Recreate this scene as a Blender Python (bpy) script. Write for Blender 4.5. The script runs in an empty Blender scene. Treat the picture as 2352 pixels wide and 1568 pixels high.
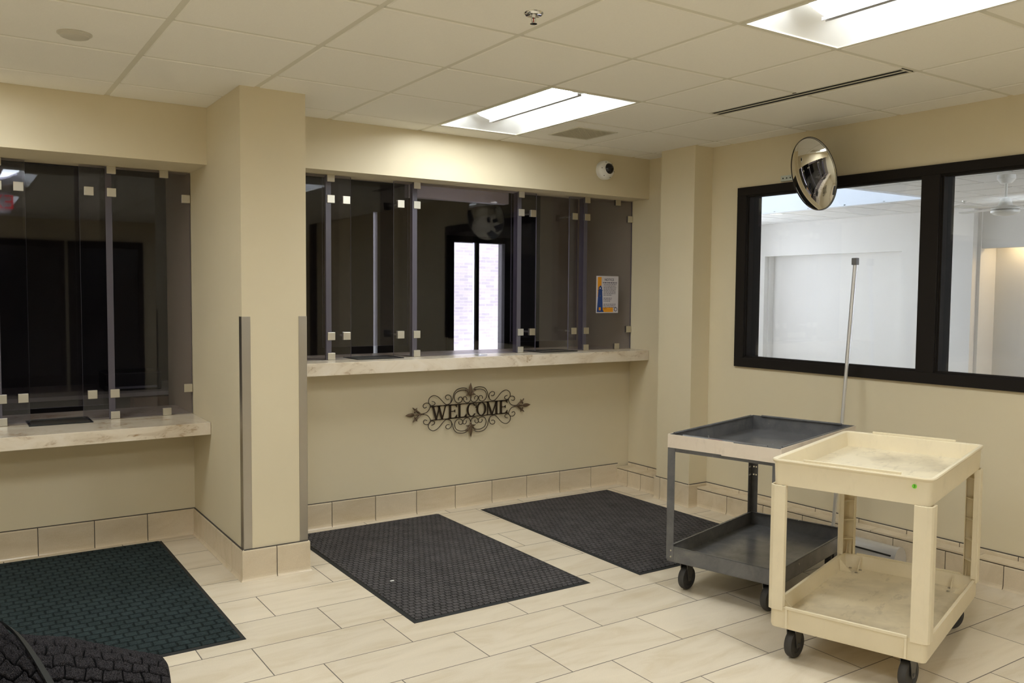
import bpy, bmesh, math, random
from mathutils import Vector, Matrix
random.seed(7)
C = bpy.context.scene.collection
R = math.radians
# ------------------------------------------------------------------ camera
F_PX = 1962.4
yaw, pit, rol = 0.5863, -0.0556, 0.0079
fw = Vector((math.sin(yaw)*math.cos(pit), math.cos(yaw)*math.cos(pit), math.sin(pit)))
rt = Vector((math.cos(yaw), -math.sin(yaw), 0)); up = rt.cross(fw)
r2 = math.cos(rol)*rt + math.sin(rol)*up; u2 = -math.sin(rol)*rt + math.cos(rol)*up
cam = bpy.data.cameras.new('camera'); co = bpy.data.objects.new('camera', cam); C.objects.link(co)
m = Matrix((r2, u2, -fw)).transposed().to_4x4(); m.translation = Vector((0, 0, 1.514)); co.matrix_world = m
cam.sensor_width = 36; cam.lens = 36*F_PX/2352; cam.clip_start = 0.05; cam.clip_end = 200
bpy.context.scene.camera = co
# ------------------------------------------------------------------ world and exposure
sc = bpy.context.scene
sc.view_settings.view_transform = 'Standard'; sc.view_settings.look = 'None'
sc.view_settings.gamma = 1; sc.view_settings.use_curve_mapping = False
sc.view_settings.exposure = 0.60
sc.cycles.use_denoising = True
sc.cycles.max_bounces = 10; sc.cycles.diffuse_bounces = 6; sc.cycles.transparent_max_bounces = 24
sc.cycles.sample_clamp_indirect = 8
w = bpy.data.worlds.new('overcast_sky'); sc.world = w; w.use_nodes = True
w.node_tree.nodes['Background'].inputs[0].default_value = (0.86, 0.92, 1.0, 1)
w.node_tree.nodes['Background'].inputs[1].default_value = 7.0
LAMP = 22.0          # strength of the lit troffer diffusers
def area(name, loc, rot, sx, sy, power, col):
    l = bpy.data.lights.new(name, 'AREA'); l.shape = 'RECTANGLE'; l.size = sx; l.size_y = sy
    l.energy = power; l.color = col
    o = bpy.data.objects.new(name, l); o.location = loc; o.rotation_euler = rot; C.objects.link(o)
ZC = 2.562; G = 0.6096; GX = 0.1461; GY = 2.9375

# ------------------------------------------------------------------ materials
def mat(name, col, rough=0.5, metal=0.0, spec=0.5, emit=None, es=0.0):
    m = bpy.data.materials.new(name); m.use_nodes = True
    b = m.node_tree.nodes['Principled BSDF']
    b.inputs['Base Color'].default_value = (*col, 1); b.inputs['Roughness'].default_value = rough
    b.inputs['Metallic'].default_value = metal; b.inputs['Specular IOR Level'].default_value = spec
    if emit: b.inputs['Emission Color'].default_value = (*emit, 1); b.inputs['Emission Strength'].default_value = es
    return m
def N(m, t, **kw):
    n = m.node_tree.nodes.new(t)
    for k, v in kw.items(): setattr(n, k, v)
    return n
def L(m, a, b): m.node_tree.links.new(a, b)
def coords(m, kind='Object', scale=(1, 1, 1), rot=(0, 0, 0)):
    tc = N(m, 'ShaderNodeTexCoord'); mp = N(m, 'ShaderNodeMapping')
    mp.inputs['Scale'].default_value = scale; mp.inputs['Rotation'].default_value = rot
    L(m, tc.outputs[kind], mp.inputs[0]); return mp.outputs[0]
def noise(m, vec, scale, detail=4, rough=0.6, dist=0.0):
    n = N(m, 'ShaderNodeTexNoise'); n.inputs['Scale'].default_value = scale
    n.inputs['Detail'].default_value = detail; n.inputs['Roughness'].default_value = rough
    n.inputs['Distortion'].default_value = dist; L(m, vec, n.inputs['Vector']); return n.outputs['Fac']
def ramp(m, fac, stops):
    r = N(m, 'ShaderNodeValToRGB'); cr = r.color_ramp
    while len(cr.elements) < len(stops): cr.elements.new(0.5)
    for e, (p, c) in zip(cr.elements, stops): e.position = p; e.color = (*c, 1) if len(c) == 3 else c
    L(m, fac, r.inputs[0]); return r.outputs[0]
def mixc(m, fac, a, b, mode='MIX'):
    n = N(m, 'ShaderNodeMix', data_type='RGBA', blend_type=mode)
    if isinstance(fac, float): n.inputs[0].default_value = fac
    else: L(m, fac, n.inputs[0])
    for i, v in ((6, a), (7, b)):
        if isinstance(v, tuple): n.inputs[i].default_value = (*v, 1)
        else: L(m, v, n.inputs[i])
    return n.outputs[2]
def setc(m, out, inp='Base Color'): L(m, out, m.node_tree.nodes['Principled BSDF'].inputs[inp])
def bump(m, h, dist, strength=1.0):
    b = N(m, 'ShaderNodeBump'); b.inputs['Distance'].default_value = dist; b.inputs['Strength'].default_value = strength
    L(m, h, b.inputs['Height']); setc(m, b.outputs[0], 'Normal')
def srgb(r, g, b):
    f = lambda c: (c/255/12.92) if c/255 <= 0.04045 else ((c/255+0.055)/1.055)**2.4
    return (f(r), f(g), f(b))

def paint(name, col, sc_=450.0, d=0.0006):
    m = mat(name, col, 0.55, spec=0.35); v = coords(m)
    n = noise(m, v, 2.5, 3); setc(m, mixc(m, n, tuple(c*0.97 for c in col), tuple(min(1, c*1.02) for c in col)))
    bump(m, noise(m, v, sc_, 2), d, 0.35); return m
M_WALL = paint('beige_wall_paint', srgb(221, 209, 180))
M_ATR = paint('pale_grey_wall_paint', srgb(220, 218, 214))
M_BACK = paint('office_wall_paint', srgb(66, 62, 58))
def tile_mat(name, base, vein, rough):
    m = mat(name, base, rough, spec=0.4); v = coords(m)
    at = N(m, 'ShaderNodeAttribute', attribute_name='tile_tint')
    mp = N(m, 'ShaderNodeMapping'); mp.inputs['Scale'].default_value = (1.2, 4.5, 3.0); L(m, v, mp.inputs[0])
    ad = N(m, 'ShaderNodeVectorMath', operation='ADD'); L(m, mp.outputs[0], ad.inputs[0]); L(m, at.outputs['Vector'], ad.inputs[1])
    sc2 = N(m, 'ShaderNodeVectorMath', operation='SCALE'); sc2.inputs['Scale'].default_value = 9; L(m, at.outputs['Vector'], sc2.inputs[0])
    L(m, sc2.outputs[0], ad.inputs[1])
    n = noise(m, ad.outputs[0], 1.6, 6, 0.6, 1.2)
    c = ramp(m, n, [(0.3, vein), (0.52, base), (0.75, tuple(min(1, x*1.07) for x in base))])
    f = noise(m, v, 260, 2); c = mixc(m, 0.10, c, ramp(m, f, [(0.3, (0.25, 0.2, 0.14)), (0.7, (0.8, 0.74, 0.62))]))
    g = N(m, 'ShaderNodeMapRange'); g.inputs[3].default_value = 0.93; g.inputs[4].default_value = 1.05
    L(m, at.outputs['Fac'], g.inputs[0])
    c2 = mixc(m, 1.0, c, (1, 1, 1), 'MULTIPLY'); cc = N(m, 'ShaderNodeVectorMath', operation='SCALE')
    L(m, c2, cc.inputs[0]); L(m, g.outputs[0], cc.inputs['Scale']); setc(m, cc.outputs[0]); return m
M_TILE = tile_mat('cream_floor_tile', srgb(219, 207, 186), srgb(206, 191, 164), 0.30)
M_BASE = tile_mat('cream_base_tile', srgb(217, 201, 174), srgb(207, 189, 158), 0.2)
M_GROUT = mat('grey_grout', srgb(112, 104, 96), 0.9)
M_GROUTD = mat('dark_grout', srgb(74, 68, 62), 0.9)
def ceil_mat(name, col):
    m = mat(name, col, 0.9, spec=0.1); v = coords(m)
    n = noise(m, v, 170, 4, 0.7); setc(m, mixc(m, n, tuple(c*0.93 for c in col), tuple(min(1, c*1.03) for c in col)))
    bump(m, n, 0.0015, 0.5); return m
M_CEIL = ceil_mat('mineral_fibre_ceiling_tile', srgb(246, 243, 234))
M_TEE = mat('shaded_ceiling_grid_paint', srgb(222, 218, 202), 0.5)  # white grid, darkened in the colour for its recess shade
M_ACEIL = ceil_mat('white_ceiling_tile', srgb(225, 224, 222))
M_ATEE = mat('white_grid_paint', srgb(170, 168, 158), 0.5)
M_BLACKF = mat('dark_bronze_metal', srgb(34, 30, 27), 0.7, 0.0, 0.15)
M_WHITE = mat('white_enamel', (0.82, 0.82, 0.80), 0.35)
M_OFFW = mat('offwhite_plastic', srgb(205, 200, 185), 0.45)
M_REFL = mat('white_reflector_enamel', (0.86, 0.86, 0.85), 0.5)
M_EMIT = mat('lit_diffuser', (0.9, 0.9, 0.88), 0.5, emit=(0.95, 1.0, 1.01), es=LAMP)
M_EMIT2 = mat('dim_lit_diffuser', (0.9, 0.9, 0.88), 0.5, emit=(0.95, 1.0, 1.01), es=LAMP*0.42)
M_STEEL = mat('brushed_stainless_steel', (0.50, 0.47, 0.42), 0.36, 1.0)
M_NICKEL = mat('satin_nickel', (0.66, 0.63, 0.55), 0.38, 1.0)
M_CHROME = mat('polished_chrome', (0.75, 0.75, 0.74), 0.08, 1.0)
M_MIRROR = mat('mirror_acrylic', (0.88, 0.88, 0.87), 0.015, 1.0)
M_BLACKP = mat('black_plastic', (0.012, 0.012, 0.013), 0.35)
M_RUBBER = mat('black_rubber_edging', (0.012, 0.013, 0.013), 0.7)
M_WHEEL = mat('grey_caster_rubber', (0.045, 0.042, 0.04), 0.6)
M_IRON = mat('dark_bronze_iron', srgb(56, 44, 34), 0.45, 0.55)
M_IRONL = mat('brushed_pewter_iron', srgb(118, 100, 82), 0.38, 0.7)
M_FORK = mat('dull_zinc', (0.16, 0.155, 0.15), 0.45, 0.8)
M_ALU = mat('anodised_aluminium', (0.74, 0.74, 0.76), 0.36, 0.7)
M_GLASS = bpy.data.materials.new('clear_window_glass'); M_SMOKE = bpy.data.materials.new('smoked_grey_glass')
for m_, tc_ in ((M_GLASS, (0.93, 0.94, 0.945)), (M_SMOKE, (0.80, 0.785, 0.825))):
    m_.use_nodes = True; nt = m_.node_tree; nt.nodes.clear()
    o_ = nt.nodes.new('ShaderNodeOutputMaterial'); mx = nt.nodes.new('ShaderNodeMixShader')
    fr = nt.nodes.new('ShaderNodeFresnel'); ge = nt.nodes.new('ShaderNodeNewGeometry'); mr = nt.nodes.new('ShaderNodeMapRange')
    mr.inputs[3].default_value = 1.5; mr.inputs[4].default_value = 1/1.5      # same reflectance on both faces of the thin pane
    nt.links.new(ge.outputs['Backfacing'], mr.inputs[0]); nt.links.new(mr.outputs[0], fr.inputs[0])
    tr = nt.nodes.new('ShaderNodeBsdfTransparent'); tr.inputs[0].default_value = (*tc_, 1)
    gl = nt.nodes.new('ShaderNodeBsdfGlossy'); gl.inputs['Roughness'].default_value = 0.02; gl.inputs['Color'].default_value = (0.88, 0.93, 1.0, 1)
    nt.links.new(fr.outputs[0], mx.inputs[0]); nt.links.new(tr.outputs[0], mx.inputs[1])
    nt.links.new(gl.outputs[0], mx.inputs[2]); nt.links.new(mx.outputs[0], o_.inputs[0])
M_EDGE = mat('frosted_glass_edge', srgb(116, 111, 126), 0.3)
M_STRIP = mat('fin_sheen_grey', srgb(82, 78, 88), 0.4)
def stone():
    m = mat('veined_solid_surface', srgb(214, 203, 186), 0.22, spec=0.5); v = coords(m, scale=(1, 1, 2.2), rot=(0, R(24), 0))
    n1 = noise(m, v, 3.2, 5, 0.6, 1.5); n2 = noise(m, v, 9.0, 8, 0.75, 1.2)
    c = ramp(m, n1, [(0.3, srgb(206, 190, 166)), (0.5, srgb(222, 209, 188)), (0.7, srgb(228, 217, 200))])
    k = ramp(m, n2, [(0.53, (0, 0, 0)), (0.69, (1, 1, 1))])
    k2 = ramp(m, n1, [(0.44, (1, 1, 1)), (0.54, (0.0, 0.0, 0.0))])
    kk = mixc(m, 1.0, k, k2, 'MULTIPLY'); setc(m, mixc(m, kk, c, srgb(158, 128, 92))); return m
M_STONE = stone()
def carpet(name, dark, light, bw, bh):
    m = mat(name, dark, 0.95, spec=0.1); v = coords(m)
    br = N(m, 'ShaderNodeTexBrick'); br.inputs['Scale'].default_value = 1
    br.inputs['Brick Width'].default_value = bw; br.inputs['Row Height'].default_value = bh
    br.inputs['Mortar Size'].default_value = bh*0.13; br.inputs['Mortar Smooth'].default_value = 1.0
    br.inputs['Color1'].default_value = (1, 1, 1, 1); br.inputs['Color2'].default_value = (0.8, 0.8, 0.8, 1); br.inputs['Mortar'].default_value = (0, 0, 0, 1)
    wv = noise(m, v, 60, 3); vv = N(m, 'ShaderNodeVectorMath', operation='MULTIPLY_ADD')
    cs = N(m, 'ShaderNodeCombineXYZ'); L(m, wv, cs.inputs[0]); L(m, wv, cs.inputs[1])
    L(m, cs.outputs[0], vv.inputs[0]); vv.inputs[1].default_value = (0.014, 0.014, 0); L(m, v, vv.inputs[2])
    L(m, vv.outputs[0], br.inputs['Vector'])
    f = noise(m, v, 420, 3, 0.8); f2 = noise(m, v, 9, 3)
    c = mixc(m, ramp(m, f, [(0.42, (0, 0, 0)), (0.68, (1, 1, 1))]), dark, light)
    c = mixc(m, ramp(m, f2, [(0.3, (0.0,)*3), (0.7, (0.35,)*3)]), c, light)
    b2 = N(m, 'ShaderNodeMath', operation='SUBTRACT'); b2.inputs[0].default_value = 1; L(m, br.outputs['Fac'], b2.inputs[1])
    cm = N(m, 'ShaderNodeMapRange'); cm.inputs[3].default_value = 0.38; L(m, b2.outputs[0], cm.inputs[0])
    s = N(m, 'ShaderNodeVectorMath', operation='SCALE'); L(m, c, s.inputs[0]); L(m, cm.outputs[0], s.inputs['Scale']); setc(m, s.outputs[0])
    h = N(m, 'ShaderNodeMath', operation='MULTIPLY_ADD'); L(m, f, h.inputs[0]); h.inputs[1].default_value = 0.35; L(m, b2.outputs[0], h.inputs[2])
    bump(m, h.outputs[0], 0.006, 1.0); return m
M_MATG = carpet('dark_green_ribbed_carpet', srgb(22, 28, 28), srgb(66, 80, 82), 0.058, 0.054)
M_MATC = carpet('charcoal_ribbed_carpet', srgb(42, 41, 43), srgb(118, 114, 114), 0.034, 0.034)
def fibre(name, dark, light):
    m = mat(name, dark, 0.95, spec=0.1); v = coords(m); f = noise(m, v, 330, 3, 0.8)
    c = mixc(m, ramp(m, f, [(0.42, (0, 0, 0)), (0.72, (1, 1, 1))]), dark, light)
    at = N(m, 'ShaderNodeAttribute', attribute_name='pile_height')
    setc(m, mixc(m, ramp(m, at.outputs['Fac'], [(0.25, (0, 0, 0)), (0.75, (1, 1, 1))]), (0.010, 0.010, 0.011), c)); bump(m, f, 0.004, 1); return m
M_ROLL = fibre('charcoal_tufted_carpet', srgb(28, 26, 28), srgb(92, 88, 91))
def grey_paint():
    m = mat('worn_grey_enamel', srgb(78, 78, 80), 0.24, spec=0.6); v = coords(m)
    n = noise(m, v, 7, 6, 0.7, 0.5); c = ramp(m, n, [(0.35, srgb(88, 88, 91)), (0.6, srgb(104, 104, 106)), (0.8, srgb(122, 120, 116))])
    s = noise(m, coords(m, scale=(1, 2.2, 1), rot=(0, 0, 0.5)), 16, 5, 0.65)
    setc(m, mixc(m, ramp(m, s, [(0.70, (0, 0, 0)), (0.715, (1, 1, 1))]), c, srgb(190, 188, 184))); return m
M_GREY = grey_paint()
def beige_plastic(name, grime):
    base = srgb(234, 222, 194)
    m = mat(name, base, 0.42, spec=0.4); v = coords(m)
    n = noise(m, v, 3.2, 4, 0.6, 0.4)
    c = mixc(m, ramp(m, n, [(0.44, (0,)*3), (0.75, (grime,)*3)]), base, srgb(120, 104, 76))
    n2 = noise(m, coords(m, scale=(1, 3, 1), rot=(0, 0, 0.6)), 9, 6, 0.7)
    c = mixc(m, ramp(m, n2, [(0.55, (0,)*3), (0.8, (grime,)*3)]), c, srgb(110, 98, 76)); setc(m, c); return m
M_CART = beige_plastic('beige_cart_plastic', 0.10); M_CARTF = beige_plastic('scuffed_beige_plastic', 0.52)
M_BAND = beige_plastic('dingy_white_edge_strip', 0.3)
M_BAND.node_tree.nodes['Principled BSDF'].inputs['Roughness'].default_value = 0.5
for n_ in M_BAND.node_tree.nodes:
    if n_.type == 'MIX': 
        n_.inputs[6].default_value = (*srgb(226, 214, 200), 1)

# ------------------------------------------------------------------ mesh helpers
class MB:
    def __init__(s): s.v = []; s.f = []; s.mi = []; s.tint = []
    def add(s, vs, fs, mi=0, T=None):
        n = len(s.v); s.v += [(T @ Vector(p)) if T else Vector(p) for p in vs]
        s.f += [tuple(i+n for i in f) for f in fs]; s.mi += [mi]*len(fs) if isinstance(mi, int) else mi
        t = (random.random(), random.random(), random.random()); s.tint += [t]*len(fs); return s
    def box(s, x0, x1, y0, y1, z0, z1, mi=0, T=None):
        return s.add([(x0,y0,z0),(x1,y0,z0),(x1,y1,z0),(x0,y1,z0),(x0,y0,z1),(x1,y0,z1),(x1,y1,z1),(x0,y1,z1)],
                     [(0,3,2,1),(4,5,6,7),(0,1,5,4),(1,2,6,5),(2,3,7,6),(3,0,4,7)], mi, T)
    def prism(s, pts, h0, h1, axis='z', mi=0, T=None):
        n = len(pts)
        def P(a, b, h): return {'z': (a, b, h), 'y': (a, h, b), 'x': (h, a, b)}[axis]
        vs = [P(a, b, h0) for a, b in pts] + [P(a, b, h1) for a, b in pts]
        fs = [tuple(range(n))[::-1], tuple(range(n, 2*n))] + [(i, (i+1) % n, n+(i+1) % n, n+i) for i in range(n)]
        return s.add(vs, fs, mi, T)
    def rings(s, loops, closed=True, caps=(True, True), mi=0, T=None):
        n = len(loops[0]); vs = [p for l in loops for p in l]; fs = []
        for k in range(len(loops)-1):
            for i in range(n if closed else n-1):
                j = (i+1) % n; fs.append((k*n+i, k*n+j, (k+1)*n+j, (k+1)*n+i))
        if caps[0]: fs.append(tuple(range(n))[::-1])
        if caps[1]: fs.append(tuple(range((len(loops)-1)*n, len(loops)*n)))
        return s.add(vs, fs, mi, T)
    def lathe(s, prof, n=32, T=None, mi=0, caps=(True, True)):
        loops = [[(r*math.cos(2*math.pi*i/n), r*math.sin(2*math.pi*i/n), z) for i in range(n)] for r, z in prof]
        return s.rings(loops, True, caps, mi, T)
    def tube(s, pts, r, n=8, mi=0, T=None):
        P = [Vector(p) for p in pts]; loops = []
        prev = None
        for i, p in enumerate(P):
            d = (P[min(i+1, len(P)-1)] - P[max(i-1, 0)]).normalized()
            if prev is None:
                a = Vector((0, 0, 1)) if abs(d.z) < 0.9 else Vector((1, 0, 0)); u = d.cross(a).normalized()
            else: u = (prev - d*prev.dot(d)).normalized()
            prev = u; q = d.cross(u)
            rr = r[i] if isinstance(r, (list, tuple)) else r
            loops.append([tuple(p + rr*(math.cos(2*math.pi*k/n)*u + math.sin(2*math.pi*k/n)*q)) for k in range(n)])
        return s.rings(loops, True, (True, True), mi, T)
    def build(s, name, mats, parent=None, smooth=False, bevel=0.0, tint=False, loc=None):
        me = bpy.data.meshes.new(name); me.from_pydata([tuple(p) for p in s.v], [], s.f)
        for mm in (mats if isinstance(mats, (list, tuple)) else [mats]): me.materials.append(mm)
        me.polygons.foreach_set('material_index', s.mi)
        if tint:
            a = me.attributes.new('tile_tint', 'FLOAT_VECTOR', 'FACE')
            a.data.foreach_set('vector', [c for t in s.tint for c in t])
        bm = bmesh.new(); bm.from_mesh(me); bmesh.ops.recalc_face_normals(bm, faces=bm.faces); bm.to_mesh(me); bm.free()
        if smooth:
            me.polygons.foreach_set('use_smooth', [True]*len(me.polygons)); me.set_sharp_from_angle(angle=R(38))
        o = bpy.data.objects.new(name, me); C.objects.link(o)
        if parent: o.parent = parent
        if loc: o.location = loc
        if bevel:
            b = o.modifiers.new('bevel', 'BEVEL'); b.width = bevel; b.segments = 2; b.limit_method = 'ANGLE'; b.angle_limit = R(40)
        return o
def tag(o, label, cat, group=None, kind=None):
    o['label'] = label; o['category'] = cat
    if group: o['group'] = group
    if kind: o['kind'] = kind
    return o
def empty(name, loc, rot=(0, 0, 0), label=None, cat=None, group=None):
    o = bpy.data.objects.new(name, None); C.objects.link(o); o.location = loc; o.rotation_euler = rot
    o.empty_display_size = 0.05
    if label: tag(o, label, cat, group)
    return o
def struct(o): o['kind'] = 'structure'; return o
def text_mesh(name, body, size, material, parent=None, M=None, ext=0.0005):
    cu = bpy.data.curves.new(name, 'FONT'); cu.body = body; cu.size = size; cu.extrude = ext; cu.offset = size*(0.02 if body == 'NOTICE' else 0.0)
    cu.align_x = 'CENTER'; cu.align_y = 'CENTER'
    t = bpy.data.objects.new('tmp', cu); C.objects.link(t); dg = bpy.context.evaluated_depsgraph_get()
    me = bpy.data.meshes.new_from_object(t.evaluated_get(dg)); bpy.data.objects.remove(t)
    if M: me.transform(M)
    me.materials.clear(); me.materials.append(material); me.name = name
    o = bpy.data.objects.new(name, me); C.objects.link(o)
    if parent: o.parent = parent
    return o
def basis(origin, x, z):   # matrix whose local X, Z run along x, z
    x = Vector(x).normalized(); z = Vector(z).normalized(); y = z.cross(x).normalized(); x = y.cross(z)
    m = Matrix((x, y, z)).transposed().to_4x4(); m.translation = Vector(origin); return m

# ------------------------------------------------------------------ room shell
# right wall runs along a line slightly off the Y axis
WA = math.atan(0.0355)
WT = basis((4.576, 4.33, 0), (0.0355, -1, 0), (0, 0, 1))      # local x along the wall toward the camera; local y = into atrium (+)
if (WT.to_3x3() @ Vector((0, 1, 0))).x < 0: WT = WT @ Matrix.Scale(-1, 4, (0, 1, 0))
H = 2.72
def wbox(b, s0, s1, n0, n1, z0, z1, mi=0): b.box(s0, s1, n0, n1, z0, z1, mi, WT)   # n positive = away from the lobby
S = lambda Y: (4.33 - Y)*1.00063
W0, W1 = S(4.086), S(2.02)             # window opening in wall
ZB, ZT = 1.026, 2.252
b = MB(); H2 = 2.9; wbox(b, 0, W0, 0, 0.14, 0, H2); wbox(b, W0, W1, 0, 0.14, 0, ZB); wbox(b, W0, W1, 0, 0.14, ZT, H2); wbox(b, W1, 7.5, 0, 0.14, 0, H2)
struct(b.build('wall_right', M_WALL))
struct(MB().box(4.585, 4.70, 4.66, 6.45, 0, H).build('wall_right_bay_end', M_WALL))
struct(MB().box(4.40, 4.70, 4.327, 4.662, 0, H).build('wall_pilaster', M_WALL))
struct(MB().box(1.275, 1.620, 4.44, 5.6, 0, H).box(1.275, 1.40, 5.6, 6.2, 0, H).build('wall_pillar', M_WALL))
struct(MB().box(1.62, 4.585, 5.19, 5.32, 0, 1.003).build('wall_below_right_counter', M_WALL))
struct(MB().box(1.62, 4.585, 4.99, 5.32, 2.257, H).build('wall_header_right', M_WALL))
struct(MB().box(-3.5, 1.275, 5.49, 5.62, 0, 0.683).build('wall_below_left_counter', M_WALL))
struct(MB().box(-3.5, 1.275, 5.10, 5.62, 2.24, H).build('wall_header_left', M_WALL))
struct(MB().box(-3.62, -3.5, -3.1, 5.62, 0, H).build('wall_left', M_WALL))
struct(MB().box(-3.62, 4.95, -3.22, -3.1, 0, H).build('wall_rear', M_WALL))

# floor: every tile cut with a grout gap, thirds bond
b = MB(); gap = 0.0022
y_k = 4.177
for k in range(-5, 24):
    y1 = y_k - 0.3048*k; y0 = y1 - 0.3048
    off = (1.256 + 0.2032*k) % 0.6096
    x = -3.6576 + off - 0.6096
    while x < 4.72:
        xa, xb = max(x+gap, -3.6), min(x+0.6096-gap, 4.74)
        if xb > xa: b.add([(xa, y0+gap, 0), (xb, y0+gap, 0), (xb, y1-gap, 0), (xa, y1-gap, 0)], [(0, 1, 2, 3)])
        x += 0.6096
ng = len(b.f); b.box(-3.62, 4.74, -3.2, 5.75, -0.05, -0.0008, 1)
struct(b.build('floor', [M_TILE, M_GROUT], tint=True))

# ceiling: tegular tiles hung a little below the grid
lights = [(4, 1), (4, -3), (4, -7), (0, -3), (-1, 1), (0, -7), (-4, -3), (-4, -7)]      # (column, first row) of 2x4 fittings
taken = {(i, j+d) for i, j in lights for d in (0, 1)} 
b = MB(); e = 0.0125
for i in range(-7, 8):
    for j in range(-11, 4):
        if (i, j) in taken: continue
        x0, x1, y0, y1 = GX+i*G+e, GX+(i+1)*G-e, GY+j*G+e, GY+(j+1)*G-e
        if i == 5 and j in (-1, 0): x1 -= 0.092
        if i == 6 and False: pass
        x0, x1, y0, y1 = max(x0, -3.5), min(x1, 4.75), max(y0, -3.1), min(y1, 5.1)
        if x1 - x0 < 0.02 or y1 - y0 < 0.02: continue
        if (i, j) == (5, 2):     # leaves the hole of the return-air grille
            for q in ((x0, 3.345, y0, y1), (3.645, x1, y0, y1), (3.345, 3.645, y0, 4.29), (3.345, 3.645, 4.605, y1)):
                b.box(*q, ZC, ZC+0.012)
            continue
        lo = [(x0, y0, ZC+0.0045), (x1, y0, ZC+0.0045), (x1, y1, ZC+0.0045), (x0, y1, ZC+0.0045)]
        k_ = 0.004; li = [(x0+k_, y0+k_, ZC), (x1-k_, y0+k_, ZC), (x1-k_, y1-k_, ZC), (x0+k_, y1-k_, ZC)]
        b.rings([lo, li], True, (False, True))
zt = ZC+0.004
def pl(x0, x1, y0, y1, mi=1): b.add([(x0, y0, zt), (x1, y0, zt), (x1, y1, zt), (x0, y1, zt)], [(0, 1, 2, 3)], mi)
for i in range(-6, 9): pl(GX+i*G-e-.002, GX+i*G+e+.002, -3.1, 5.2)
for j in range(-10, 5):
    for i in range(-7, 9):
        if (i, j-1) in lights: continue
        pl(max(-3.5, GX+i*G+e), min(4.75, GX+(i+1)*G-e), GY+j*G-e-.002, GY+j*G+e+.002)
b.box(-3.6, 4.74, -3.2, 5.7, 2.71, 2.76, 0)
struct(b.build('ceiling', [M_CEIL, M_TEE]))

dr = struct(empty('added_door_1', (0.4, -3.1, 0)))  # unseen doors added to darken the reflections in the left glass
MG = mat('reflection_dark_glass', (0.01, 0.011, 0.012), 0.25)
for k in range(4):
    x = -2.0+k*1.05
    MB().box(x, x+0.07, 0.0, 0.05, 0, 2.25).box(x+0.93, x+1.0, 0.0, 0.05, 0, 2.25).box(x+0.07, x+0.93, 0, 0.05, 2.15, 2.25).box(x+0.07, x+0.93, 0, 0.05, 0, 0.25).build('added_door_frame', M_BLACKF, dr)
    MB().box(x+0.07, x+0.93, 0.01, 0.02, 0.25, 2.15).build('added_door_glass', MG, dr)
# ------------------------------------------------------------------ tiled cove base
def profile(z0, z1, cove, t=0.011):
    p = [(0.0, z1), (t*0.45, z1-0.0008), (t*0.85, z1-0.004), (t, z1-0.010)]
    if cove: p += [(t, z0+0.022), (t+0.002, z0+0.011), (t+0.005, z0+0.005), (t+0.010, z0+0.0005)]
    else: p += [(t, z0)]
    return p + [(0.0, z0+0.0005 if cove else z0)]
def base_run(b, T, x0, x1, joints, z0=0.0, z1=0.165, cove=True, ends=(0.0, 0.0)):
    """tiles along local x of T, local -y is the room side"""
    js = [x0] + [j for j in sorted(joints) if x0 < j < x1] + [x1]
    pr = profile(z0, z1, cove)
    for a, c in zip(js[:-1], js[1:]):
        a2 = a + (0.0022 if a > x0 else 0); c2 = c - (0.0022 if c < x1 else 0)
        l0 = [(a2 - (ends[0]*n if a == x0 else 0), -n, z) for n, z in pr]; l1 = [(c2 + (ends[1]*n if c == x1 else 0), -n, z) for n, z in pr]
        b.rings([l0, l1], True, (True, True), 0, T)
    b.box(x0, x1, -0.0075, 0.0, z0, z1+0.0015, 1, T)
def TB(o, xd): return basis((o[0], o[1], 0), (xd[0], xd[1], 0), (0, 0, 1))
def joints_from(j0, step, n=14): return [j0+k*step for k in range(-n, n)]
b = MB(); base_run(b, TB((1.62, 5.19), (1, 0)), 0, 2.85, [x-1.62 for x in joints_from(2.054, 0.3055)])
struct(b.build('baseboard_right_bay', [M_BASE, M_GROUTD], tint=True))
b = MB(); base_run(b, TB((-3.5, 5.49), (1, 0)), 0, 4.775, [x+3.5 for x in joints_from(0.411, 0.292)])
struct(b.build('baseboard_left_bay', [M_BASE, M_GROUTD], tint=True))
b = MB(); base_run(b, TB((1.275, 4.44), (1, 0)), 0, 0.345, [0.172], ends=(1, 1))
base_run(b, TB((1.275, 5.49), (0, -1)), 0, 1.05, [5.49-5.217, 5.49-4.92, 5.49-4.625], ends=(0, 1))
base_run(b, TB((1.62, 4.44), (0, 1)), 0, 0.75, [0.3, 0.6], ends=(1, 0))
struct(b.build('baseboard_pillar', [M_BASE, M_GROUTD], tint=True))
b = MB(); base_run(b, TB((4.40, 4.662), (0, -1)), 0, 0.335, [0.05, 0.195], ends=(1, 1))
base_run(b, TB((4.40, 4.327), (1, 0)), 0, 0.18, [], ends=(1, 0)); base_run(b, TB((4.585, 4.662), (-1, 0)), 0, 0.185, [], ends=(0, 1))
struct(b.build('baseboard_pilaster', [M_BASE, M_GROUTD], tint=True))
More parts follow.
